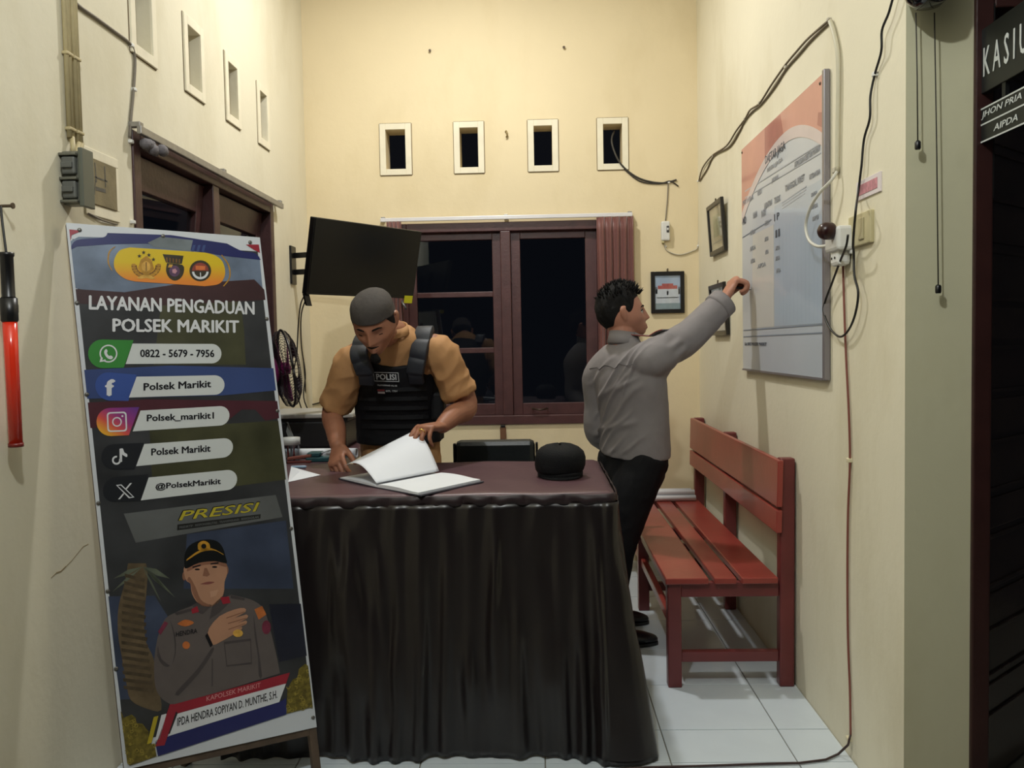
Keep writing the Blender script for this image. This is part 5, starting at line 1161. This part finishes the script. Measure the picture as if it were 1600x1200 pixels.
def face_bits(h, par, brow_m, lip_m, closed=False):
    for q in (-1, 1):
        if closed:
            MB().tube([h.w1(q*(.031+dx), .0775-abs(dx)*.25, -.004-(.003-abs(dx)*.2)) for dx in (-.013, -.006, 0, .006, .013)], .0016, 6).build('eyelashes', black_hair, par, True)
        else:
            ey_ = MB().sphere(h.w1(q*.031, .0705, .001), .0112*h.k, 14, 10).build('eye', mat('eye_white', (206, 200, 192), .25), par, True)
            MB().sphere(h.w1(q*.0315, .0785, .001), .0052*h.k, 12, 8).build('iris', mat('dark_iris', (22, 14, 12), .15), ey_, True)
            MB().tube([h.w1(q*(.031+dx), .081-abs(dx)*.5-max(0, dx)*.2, .0075-abs(dx)*.28) for dx in (-.013, -.006, 0, .006, .014)], .0024*h.k, 6).build('upper_eyelid', brow_m, par, True)
        MB().tube([h.w1(q*x, y, z) for x, y, z in ((.014, .0885, .019), (.024, .0885, .023), (.036, .082, .024), (.046, .070, .018))], [.0028*h.k, .0036*h.k, .003*h.k, .0015*h.k], 7).build('eyebrow', brow_m, par, True)
    MB().tube([h.w1(x, y, z) for x, y, z in ((-.022, .082, -.0625), (-.010, .0945, -.059), (0, .096, -.0605), (.010, .0945, -.059), (.022, .082, -.0625))], [.002*h.k, .004*h.k, .0036*h.k, .004*h.k, .002*h.k], 8).build('upper_lip', lip_m, par, True)
    MB().tube([h.w1(x, y, z) for x, y, z in ((-.020, .082, -.064), (-.009, .095, -.0685), (0, .097, -.0695), (.009, .095, -.0685), (.020, .082, -.064))], [.002*h.k, .0042*h.k, .0046*h.k, .0042*h.k, .002*h.k], 8).build('lower_lip', lip_m, par, True)

# ---------------- officer at the board, seen from behind in right profile
of = thing('person', 'man in grey uniform shirt and black trousers reaching to the wall board', 'person', (.36, 3.85, 0))
skA = skin_mat('officer_skin', (172, 120, 98), None)
shA = mat('grey_uniform_cloth', (128, 123, 124), .72, .04, 30, .08, 420)
f = unit((.75, .66, 0)); r = unit((.66, -.75, 0))
hip = V(.385, 3.80, .88)
spine = [V(.432, 3.82, .835), V(.432, 3.81, .94), V(.425, 3.80, 1.055), V(.405, 3.78, 1.175), V(.392, 3.765, 1.268), V(.388, 3.757, 1.322), V(.386, 3.757, 1.37)]
Rs, Re, Rw = V(.486, 3.662, 1.282), V(.660, 3.755, 1.362), V(.822, 3.815, 1.500)
Ls, Le, Lw_ = V(.283, 3.88, 1.195), V(.280, 3.945, .925), V(.38, 4.10, .84)
hA = Head(V(.376, 3.775, 1.462), (.975, .17, .10), (-.08, .0, 1), 1.06)
hd_ = unit((.50, .20, .84)); hn = unit((.82, .10, -.55))
marker = V(0, 0, 0)
body = [hA.shell()] + hA.ears()
body += [limb([V(.384, 3.757, 1.28), V(.380, 3.757, 1.35), V(.374, 3.765, 1.42)], [(.062, .062), (.055, .057), (.052, .055)], r, 4)]
body += [limb([p for p in spine[:-1]], [(.12, .08), (.13, .09), (.14, .1), (.155, .1), (.14, .08), (.08, .06)], r, 3)]
body += [limb([spine[4] + r*.10, Rs, Re, Rw], [.05, .055, .042, .028], None, 5), limb([spine[4] - r*.10, Ls, Le, Lw_], [.05, .05, .04, .028], None, 5)]
body += hand_parts(Rw + hd_*.012, hd_, hn, 1, ((1.0, 1.3, .8), (1.15, 1.4, .9), (1.25, 1.45, .9), (1.3, 1.5, .9)), 1.24, .6, (.9, .15, .5))
body += hand_parts(Lw_, unit((.55, .5, -.6)), unit((.4, -.7, -.3)), -1, ((.3, .4, .3),)*4, .95)
kneeR, ankR, kneeL, ankL = V(.345, 3.735, .46), V(.275, 3.715, .075), V(.35, 3.945, .46), V(.285, 4.0, .075)
body += [limb([V(.470, 3.772, .80), V(.415, 3.765, .66), kneeR, ankR], [.055, .06, .05, .036], None, 5), limb([V(.385, 3.87, .80), V(.375, 3.90, .66), kneeL, ankL], [.055, .06, .05, .036], None, 5)]
fuse('body', body, .0036, 2, skA, of)
hairA = hA.cover(lambda az: np.interp(np.abs((az+pi) % (2*pi)-pi), [0, .6, 1.0, 1.25, 1.45, 1.65, 1.9, 2.3, 3.15], [.62, .60, .50, .12, -.02, .22, .05, -.42, -.5]),
    lambda az, t: (.003 + .017*sstep(.05, .65, np.full_like(az, t)) + .012*np.exp(-(((az+pi) % (2*pi)-pi)/.8)**2)*sstep(.15, .5, np.full_like(az, t))*(1-.5*t)), seed=2, rough=.007)
hr = fuse('hair', [hairA], .0035, 1, black_hair, of)
tf = MB(); r4 = random.Random(4)
for q in range(420):
    az = r4.uniform(-pi, pi); el = r4.uniform(.55, 1.5); L_ = head_local(np.array([az]), np.array([el]))[0]; nn = unit(L_)
    fr_a = math.exp(-(az/1.0)**2); b0 = L_ + nn*.012; ln_ = .012 + .012*r4.random() + .010*fr_a*(1 if el < 1.15 else .4)
    dirn = unit(nn + V(r4.uniform(-.5, .5), .45*fr_a + r4.uniform(-.4, .3), .35)); tip = b0 + dirn*ln_; mid_ = b0 + dirn*ln_*.6 + V(0, 0, .002)
    tf.tube([hA.W(b0), hA.W(mid_), hA.W(tip)], [.0032, .0022, .0004], 4)
o = tf.build('hair_tufts', black_hair, hr, True); o['kind'] = 'stuff'
face_bits(hA, of, black_hair, mat('officer_lips', (138, 84, 76), .45))
def fold_w(co): return sstep(1.40, 1.15, co[:, 2])
shirt = [limb(spine[:-1], [(.178, .128), (.170, .122), (.172, .122), (.183, .122), (.165, .098), (.085, .068)], r, 4, 28, (False, True))]
shirt += [limb([spine[4] + r*.06 + V(0, 0, -.01), Rs + V(0, 0, -.022), (Rs+Re)/2 + V(0, 0, -.014), Re + V(0, 0, -.008), (Re+Rw)/2 + V(0, 0, -.006), Re + (Rw-Re)*.90], [(.070, .070), .080, .077, .072, .066, .061], None, 5, 22, (True, False))]
shirt += [limb([spine[3] + r*.05 + V(0, 0, -.02), spine[3] + r*.10 + f*.02 + V(0, 0, .04), Rs*.55 + Re*.45 + V(0, 0, -.03)], [.085, .082, .052], None, 5, 20), limb([spine[4] - r*.02, spine[4] + r*.09, Rs*.7 + Re*.3 + V(0, 0, .012)], [.06, .066, .05], None, 5, 20)]
shirt += [limb([spine[4] - r*.06, Ls + V(0, 0, -.01), (Ls+Le)/2, Le, Le + (Lw_-Le)*.9], [.075, .076, .066, .062, .054], None, 5, 20, (True, False))]
def dispA(co):
    lat = (co - spine[3]) @ r
    fr_ = (co - spine[3]) @ f; z = co[:, 2]; back = sstep(.06, -.02, fr_)*(np.abs(lat) < .2)
    out = wrinkle([(V(.5, -.55, .68), 1., None)], .0026, 11, 3.2, 3)(co)
    for (z0, sl, w, a, l0, l1) in ((1.235, .95, .011, .0065, -.12, .16), (1.185, .85, .014, .006, -.16, .15), (1.13, .9, .012, .007, -.17, .12), (1.075, .75, .015, .006, -.17, .14), (1.03, .85, .011, .007, -.16, .08), (.985, .7, .014, .006, -.15, .10), (.935, .6, .012, .006, -.15, .04), (.90, .5, .012, .005, -.10, .12), (1.29, .5, .013, .004, -.16, .02), (1.17, 1.5, .010, .005, .02, .17), (1.06, 1.7, .010, .005, .05, .17)):
        d = z - (z0 - .045 + sl*lat + .02*np.sin(lat*22 + z0*40)); out = out + back*1.35*a*np.exp(-(d/w)**2)*sstep(l0-.03, l0+.04, lat)*sstep(l1+.03, l1-.05, lat)
    ar = (co - Rs) @ unit(Re-Rs); arm = sstep(.02, .10, ar)
    out = out + arm*.0045*np.sin((co @ V(.9, .2, -.8))*75 + 2.2*np.sin(co[:, 2]*31))*sstep(.0, .5, np.sin(co @ V(8., 11., 6.)))
    return out*sstep(.838, .875, z)
so = fuse('uniform_shirt', shirt, .0055, 14, shA, of, dispA)
# collar, yoke seam, epaulette, chest pocket flap, cuff
neck = V(.384, 3.762, 1.350); cr_ = MB(); rows = []
for i in range(37):
    t = 2*pi*i/36; e = math.cos(t)*r*.059 + math.sin(t)*f*.062; dz = -.012*math.sin(t); up_ = V(0, 0, .026 - .010*max(0, math.sin(t)))
    rows.append([neck + e*1.02 + V(0, 0, dz-.034), neck + e*1.0 + up_ + V(0, 0, dz), neck + e*1.05 + up_ + V(0, 0, dz+.003), neck + e*1.24 + V(0, 0, dz-.020)])
cr_.loft(rows); cr_.build('collar', shA, so, True)
def on_shirt(p, q, n_=14, off=.002):
    """points from p to q dropped on the shirt surface"""
    dg = bpy.context.evaluated_depsgraph_get(); out = []
    for t in np.linspace(0, 1, n_):
        w = p + (q-p)*t; ok, loc, nor, _ = so.closest_point_on_mesh(Vector(w)); out.append(np.array(loc) + np.array(nor)*off)
    return out
C.update_tag() if hasattr(C, 'update_tag') else None
bpy.context.view_layer.update()
seam = mat('grey_seam', (84, 80, 80), .8)
def on_shirt_w(p, q, n_=14, off=.0015):
    inv = so.matrix_world.inverted()
    out = []
    for t in np.linspace(0, 1, n_):
        w = p + (q-p)*t; ok, loc, nor, _ = so.closest_point_on_mesh(inv @ Vector(w)); L_ = so.matrix_world @ loc; out.append(np.array(L_) + np.array(nor)*off)
    return out
bk = -f*.14
MB().tube(on_shirt_w(spine[4] + V(0, 0, -.035) + bk - r*.15, spine[4] + V(0, 0, -.02) + bk + r*.12), .0016, 5).build('yoke_seam', seam, so, True)
p0 = on_shirt_w(V(.425, 3.70, 1.40), V(.425, 3.70, 1.40), 2, .004)[0]; p1 = on_shirt_w(V(.545, 3.67, 1.42), V(.545, 3.67, 1.42), 2, .004)[0]
P = on_shirt_w(p0 + V(0, 0, .03), p1 + V(0, 0, .03), 8, .004); ep = MB()
rows = [[q - f*.024, q + f*.024, q + f*.024 + V(0, 0, .005), q - f*.024 + V(0, 0, .005)] for q in P]; ep.loft(rows); eo = ep.build('epaulette', shA, so, bevel=.001)
MB().tube([q - f*.025 + V(0, 0, .003) for q in P], .0022, 6).build('red_piping', mat('red_piping', (140, 60, 52), .6), eo, True)
pk = V(.50, 3.76, 1.225) ; q0 = on_shirt_w(spine[3] + r*.115 + f*.11 + V(0, 0, .0), spine[3] + r*.03 + f*.2 + V(0, 0, .0), 6, .002)
rows = [[q - f*.01, q - f*.01 + V(0, 0, -.045), q + f*.006 + V(0, 0, -.045), q + f*.006] for q in q0]; MB().loft(rows).build('pocket_flap', mat('dark_pocket', (52, 48, 44), .7), so)
cu_ = unit(Rw-Re); cf = Re + (Rw-Re)*.84
limb([cf, cf + cu_*.05], [.066, .065], None, 3, 22, (False, False)).build('cuff', shA, so, True)
trA = mat('black_trouser_cloth', (12, 13, 17), .75, .1, 40, .1, 300, spec=.25)
def legs(hipc, hr_, rr, kR, aR, kL, aL, par, m, rax, fa):
    parts = [limb([hipc + V(0, 0, .06), hipc, hipc + V(0, 0, -.09)], [(.148, .102), (.154, .110), (.150, .114)], rax, 4, 24, (False, True))]
    for s_, kn, an in ((1, kR, aR), (-1, kL, aL)):
        parts.append(limb([hipc + rax*s_*.075 + V(0, 0, .0), hipc*.5 + kn*.5 + rax*s_*.035 + V(0, 0, .02), kn, kn*.45 + an*.55, an + V(0, 0, .0)], [rr[0], rr[1], rr[2], rr[3], rr[4]], None, 5, 20, (True, False)))
    return fuse('trousers', parts, .006, 3, m, par, wrinkle([(V(.1, .1, 1), .5, None), (V(.8, -.4, .3), .6, None)], .005, 16, 7, 5))
legs(V(.425, 3.82, .83), None, (.102, .098, .080, .074, .070), kneeR, ankR + V(0, 0, .02), kneeL, ankL + V(0, 0, .02), of, trA, r, f)
shoe_m = mat('black_leather_shoe', (12, 14, 22), .3, .1, 20, coat=.2)
def shoe(heel, toe, par):
    d = unit((toe-heel)*V(1, 1, 0)); L_ = np.linalg.norm((toe-heel)[:2]); s_ = np.cross(d, V(0, 0, 1)); h0 = V(heel[0], heel[1], 0)
    up = limb([h0 + d*.03 + V(0, 0, .045), h0 + d*.09 + V(0, 0, .048), h0 + d*L_*.55 + V(0, 0, .040), h0 + d*L_*.78 + V(0, 0, .031), h0 + d*(L_-.02) + V(0, 0, .024)], [(.034, .043), (.037, .045), (.043, .034), (.044, .026), (.030, .018)], s_, 4, 18)
    ank = limb([h0 + d*.055 + V(0, 0, .05), h0 + d*.055 + V(0, 0, .12)], [.040, .042], None, 3, 16)
    so_ = fuse('shoe', [up, ank], .005, 2, shoe_m, par)
    sole = MB(); pl = [h0 + d*(L_/2 + L_/2*math.cos(t)) + s_*(.040 + .006*math.cos(t-.5))*math.copysign(abs(math.sin(t))**.6, math.sin(t)) + V(0, 0, .001) for t in np.linspace(0, 2*pi, 28, endpoint=False)]
    sole.prism(pl, V(0, 0, 1), .014).build('sole', black_plastic, so_)
shoe(V(.235, 3.70, 0), V(.515, 3.755, 0), of); shoe(V(.245, 4.0, 0), V(.512, 4.03, 0), of)
# marker pen in the raised hand: its own thing
mk = Rw + hd_*.10 + hn*.022
mp = thing('marker_pen', 'black marker pen held against the duty board', 'marker', tuple(mk))
tip = V(XR-.024, mk[1]+.012, mk[2]-.012); dv = unit(tip-mk)
MB().lathe([(.0, -.022), (.0065, -.02), (.0065, np.linalg.norm(tip-mk)-.028), (.004, np.linalg.norm(tip-mk)-.016)], mk, dv, 12).build('barrel', black_plastic, mp, True)
MB().lathe([(.004, -.016), (.0022, -.006), (.0016, 0)], tip, dv, 10).build('nib', black_plastic, mp, True)

# ---------------- man in tan shirt and black vest turning the page
mn = thing('person', 'man in dark cap, tan shirt and black vest turning the register page', 'person', (-.60, 3.70, 0))
skB = skin_mat('vest_man_skin', (156, 106, 82), None)
tan = mat('tan_cotton', (180, 134, 88), .78, .05, 26, .1, 380)
f = unit((-.10, -.99, 0)); r = np.cross(f, V(0, 0, 1))
spine = [V(-.60, 3.70, .82), V(-.60, 3.695, .98), V(-.595, 3.635, 1.16), V(-.585, 3.545, 1.29), V(-.582, 3.49, 1.355), V(-.585, 3.46, 1.395)]
Rs, Re, Rw = V(-.760, 3.51, 1.290), V(-.862, 3.575, 1.075), V(-.797, 3.365, .945)
Ls, Le, Lw_ = V(-.400, 3.50, 1.325), V(-.298, 3.56, 1.095), V(-.378, 3.335, 1.022)
hB = Head(V(-.624, 3.30, 1.438), (-.07, -.79, -.58), (-.10, -.45, 1), 1.08)
body = [hB.shell()] + hB.ears()
body += [limb([spine[4] + V(0, .0, -.03), spine[5], hB.w1(0, -.035, -.075), hB.w1(0, -.03, -.03)], [(.07, .065), (.062, .06), (.058, .058), (.05, .05)], r, 4)]
body += [limb(spine[:-1], [(.14, .1), (.14, .1), (.15, .105), (.155, .09), (.11, .07)], r, 3)]
body += [limb([spine[3] + r*.10, Rs, Re, Re*.45 + Rw*.55, Rw], [.05, .055, .046, .042, .030], None, 5), limb([spine[3] - r*.10, Ls, Le, Le*.45 + Lw_*.55, Lw_], [.05, .055, .048, .043, .030], None, 5)]
body += hand_parts(Rw, V(.10, -.78, -.52), V(.55, .40, -.70), 1, ((.5, .7, .5), (.6, .8, .5), (.7, .8, .5), (.8, .8, .5)), 1.05, .7, (.8, .5, .3))
dL = V(-.52, -.80, .05); nL = V(-.10, -.20, -1)
body += hand_parts(Lw_ + unit(dL)*.01, dL, nL, -1, ((.75, .75, .4), (.85, .75, .4), (.95, .8, .4), (1.05, .8, .4)), 1.08, 1.0, (.75, .45, .6))
aR, aL = V(-.70, 3.72, .08), V(-.50, 3.72, .08); kR, kL = V(-.70, 3.69, .48), V(-.50, 3.69, .48)
body += [limb([V(-.68, 3.70, .84), kR, aR], [.08, .055, .038], None, 5), limb([V(-.52, 3.70, .84), kL, aL], [.08, .055, .038], None, 5)]
fuse('body', body, .0036, 2, skB, mn)
face_bits(hB, mn, black_hair, mat('vest_man_lips', (112, 66, 56), .5), True)
gt = [limb([hB.w1(x, y, z) for x, y, z in ((-.024, .083, -.050), (0, .097, -.049), (.024, .083, -.050))], [.003, .005, .003], None, 4, 10), limb([hB.w1(0, .098, -.080), hB.w1(0, .100, -.098), hB.w1(0, .090, -.113)], [(.015, .010), (.022, .013), (.014, .011)], hB.r, 4, 12)]
fuse('beard', gt, .003, 1, black_hair, mn)
hb = hB.cover(lambda az: np.interp(np.abs((az+pi) % (2*pi)-pi), [0, .9, 1.2, 1.45, 1.65, 1.9, 2.3, 3.15], [.55, .45, .12, -.08, .25, .0, -.45, -.55]), lambda az, t: np.full_like(az, .0015 + .003*min(1, t*4)), seed=5, rough=.001, zmax=.75)
hb.build('hair', black_hair, mn, True)
capB = mat('charcoal_knit_cap', (66, 61, 58), .85, .1, 70, .3, 320)
cp_ = hB.cover(lambda az: np.interp(np.abs((az+pi) % (2*pi)-pi), [0, 1.0, 1.57, 2.4, 3.15], [.36, .33, .22, .06, .0]), lambda az, t: np.full_like(az, .006 + .008*sstep(.0, .5, t) + .004*sstep(.35, .95, t)), seed=8, rough=.0012, inner=-.006, flat=(.075, .72, .07))
fuse('knit_cap', [cp_], .004, 2, capB, mn)
shirt = [limb(spine, [(.175, .125), (.165, .118), (.178, .122), (.172, .105), (.115, .082), (.072, .07)], r, 4, 28, (False, False))]
shirt += [limb([spine[3] + r*.07 + V(0, 0, .01), Rs + V(0, 0, -.010), (Rs+Re)/2 + V(.006, 0, -.005), Re + V(.012, .0, .018)], [.060, .066, .064, .066], None, 5, 22, (True, False))]
shirt += [limb([spine[3] - r*.07 + V(0, 0, .01), Ls + V(0, 0, -.012), (Ls+Le)/2 + V(-.004, .0, -.005), Ls + (Le-Ls)*.82 + V(-.006, 0, 0)], [.060, .066, .066, .069], None, 5, 22, (True, False))]
so = fuse('tan_shirt', shirt, .0055, 3, tan, mn, wrinkle([(V(.2, -.1, 1), .9, None), (V(.8, .2, .5), .8, None)], .0075, 17, 6, 21))
cl_c = spine[5] + V(-.006, -.02, .006); rows = []
for i in range(33):
    t = 2*pi*i/32; e = math.cos(t)*r*.070 + math.sin(t)*f*.072; dz = -.022*math.sin(t)
    rows.append([cl_c + e*1.06 + V(0, 0, dz-.016), cl_c + e*.97 + V(0, 0, dz+.020), cl_c + e*1.03 + V(0, 0, dz+.021), cl_c + e*1.16 + V(0, 0, dz-.012)])
MB().loft(rows).build('collar', tan, so, True)
vm = mat('black_vest_nylon', (13, 14, 19), .65, .1, 40, .12, 240, spec=.3)
fv = f
vs = [V(-.598, 3.695, .93), V(-.598, 3.685, 1.03), V(-.594, 3.635, 1.16), V(-.588, 3.57, 1.265), V(-.585, 3.525, 1.325)]
ve = fuse('ballistic_vest', [limb(vs, [(.186, .140), (.186, .140), (.186, .142), (.165, .135), (.112, .118)], r, 4, 32, (False, False), 2.7)], .0055, 3, vm, mn, wrinkle([(V(1, .1, .1), .7, None)], .003, 22, 6, 2))
padm = mat('navy_black_pad', (26, 30, 40), .55, .1, 40, .1, 240)
bpy.context.view_layer.update()
def ve_pt(x, z, off=.003):
    """front of the vest at world x, z"""
    ok, loc, nor, _ = ve.ray_cast(ve.matrix_world.inverted() @ Vector((x, 2.9, z)), Vector((0, 1, 0)))
    L_ = ve.matrix_world @ loc; return np.array(L_), np.array(nor)
for (fr0, fr1, top_, bk_) in ((V(-.690, 3.405, 1.235), V(-.712, 3.402, 1.315), V(-.700, 3.50, 1.385), V(-.69, 3.62, 1.33)), (V(-.490, 3.425, 1.235), V(-.470, 3.425, 1.330), V(-.455, 3.51, 1.412), V(-.47, 3.63, 1.35))):
    P = crom([fr0 + V(0, .03, -.05), fr0, fr1, top_, bk_], 12); rows = []
    for i, q in enumerate(P):
        t = unit(P[min(i+1, len(P)-1)]-P[max(i-1, 0)]); x = unit(r - t*(r @ t)); y = np.cross(x, t); y = y if y @ (q-V(-.59, 3.56, 1.25)) > 0 else -y
        w = .037 if i > 10 else .032; th = .004 + .008*abs(math.sin((i-10)*pi/9.))**.4 if i > 10 else .004
        rows.append([q - x*w - y*.012, q + x*w - y*.012, q + x*(w-.004) + y*th, q - x*(w-.004) + y*th])
    MB().loft(rows).build('shoulder_strap', padm, ve, True, bevel=.003)
# side pouch, cummerbund and webbing rows
pc = V(-.425, 3.60, 1.09)
MB().box(pc - V(.02, .06, .065), pc + V(.035, .05, .055)).build('side_pouch', vm, ve, bevel=.014)
for z in (1.165, 1.125, 1.085, 1.045, 1.005):
    P = []
    for x in np.linspace(-.745, -.455, 14):
        try: p, n_ = ve_pt(x, z); P.append(p + V(0, -.002, 0))
        except Exception: pass
    if len(P) > 4: MB().loft([[q + V(0, 0, -.010), q + V(0, -.0012, -.010), q + V(0, -.0012, .010), q + V(0, 0, .010)] for q in P]).build('webbing', vm, ve)
def vest_text(s, u0, v0, u1, v1, m, **k):
    yv = 3.42
    a, b_ = atY(u0, v1, yv), atY(u1, v0, yv); xm, zm_ = (a[0]+b_[0])/2, (a[2]+b_[2])/2; p, nn = ve_pt(xm, zm_)
    sc = p[1]/yv; 
    a, b_ = atY(u0, v1, p[1]), atY(u1, v0, p[1]); p, nn = ve_pt((a[0]+b_[0])/2, (a[2]+b_[2])/2)
    ex = V(1, 0, 0); ex = unit(ex - nn*(ex @ nn)); ey_ = np.cross(nn, ex); ey_ = ey_ if ey_[2] > 0 else -ey_
    w, h = b_[0]-a[0], (b_[2]-a[2])/max(.3, ey_[2]); P0 = p - ex*w/2 - ey_*h/2
    if s: return text_mesh(s, m, 'lettering', ve, P0, ex, ey_, nn, (0, 0, w, h), lift=.006, **k), P0, ex, ey_, nn, w, h
    return P0, ex, ey_, nn, w, h
vw = mat('vest_print_white', (200, 204, 206), .6)
_, P0, ex, ey_, nn, w, h = vest_text('POLISI', 588, 583, 620, 593, vw, bold=.03)
for (x0, y0, x1, y1) in ((-.12, -.28, 1.12, -.18), (-.12, 1.18, 1.12, 1.28), (-.12, -.18, -.09, 1.18), (1.09, -.18, 1.12, 1.18)):
    MB().par(P0 + ex*x0*w + ey_*y0*h + nn*.006, ex*(x1-x0)*w, ey_*(y1-y0)*h, nn*.0005).build('patch_border', vw, ve)
vest_text('MUHAMMAD ALI SE', 590, 599.5, 621, 602.5, vw, bold=.02)
vest_text('GOL  ORH', 603, 608.5, 621, 611.5, vw, bold=.02)
P0, ex, ey_, nn, w, h = vest_text('', 590.5, 607, 601.5, 614, vw)
MB().par(P0 + nn*.006, ex*w, ey_*h/2, nn*.0005).build('flag_patch', mat('flag_white', (196, 190, 190), .6), ve)
MB().par(P0 + ey_*h/2 + nn*.006, ex*w, ey_*h/2, nn*.0005).build('flag_patch', mat('flag_red', (140, 52, 56), .6), ve)
# ring on the turning hand
s_l = np.cross(unit(dL), unit(nL - unit(dL)*(nL @ unit(dL))))*-1
rp = Lw_ + unit(dL)*.01 + unit(dL)*.108*1.08 + s_l*(-.0118)*1.08 + V(-.004, -.004, -.012)
rd = unit(unit(dL)*math.cos(.95) + nL/np.linalg.norm(nL)*math.sin(.95)); rx = unit(np.cross(rd, V(0, 0, 1))); ry = np.cross(rx, rd)
MB().tube([rp + .0112*(math.cos(t)*rx + math.sin(t)*ry) for t in np.linspace(0, 2*pi, 24)], .0022, 8).build('gold_ring', mat('gold_ring', (222, 184, 96), .25, metal=.8), mn, True)
trB = mat('brown_trouser_cloth', (74, 62, 46), .8, .1, 40)
legs(V(-.60, 3.70, .82), None, (.10, .095, .08, .074, .07), kR, aR, kL, aL, mn, trB, r, f)
shoe(V(-.70, 3.78, 0), V(-.72, 3.52, 0), mn); shoe(V(-.50, 3.78, 0), V(-.49, 3.52, 0), mn)
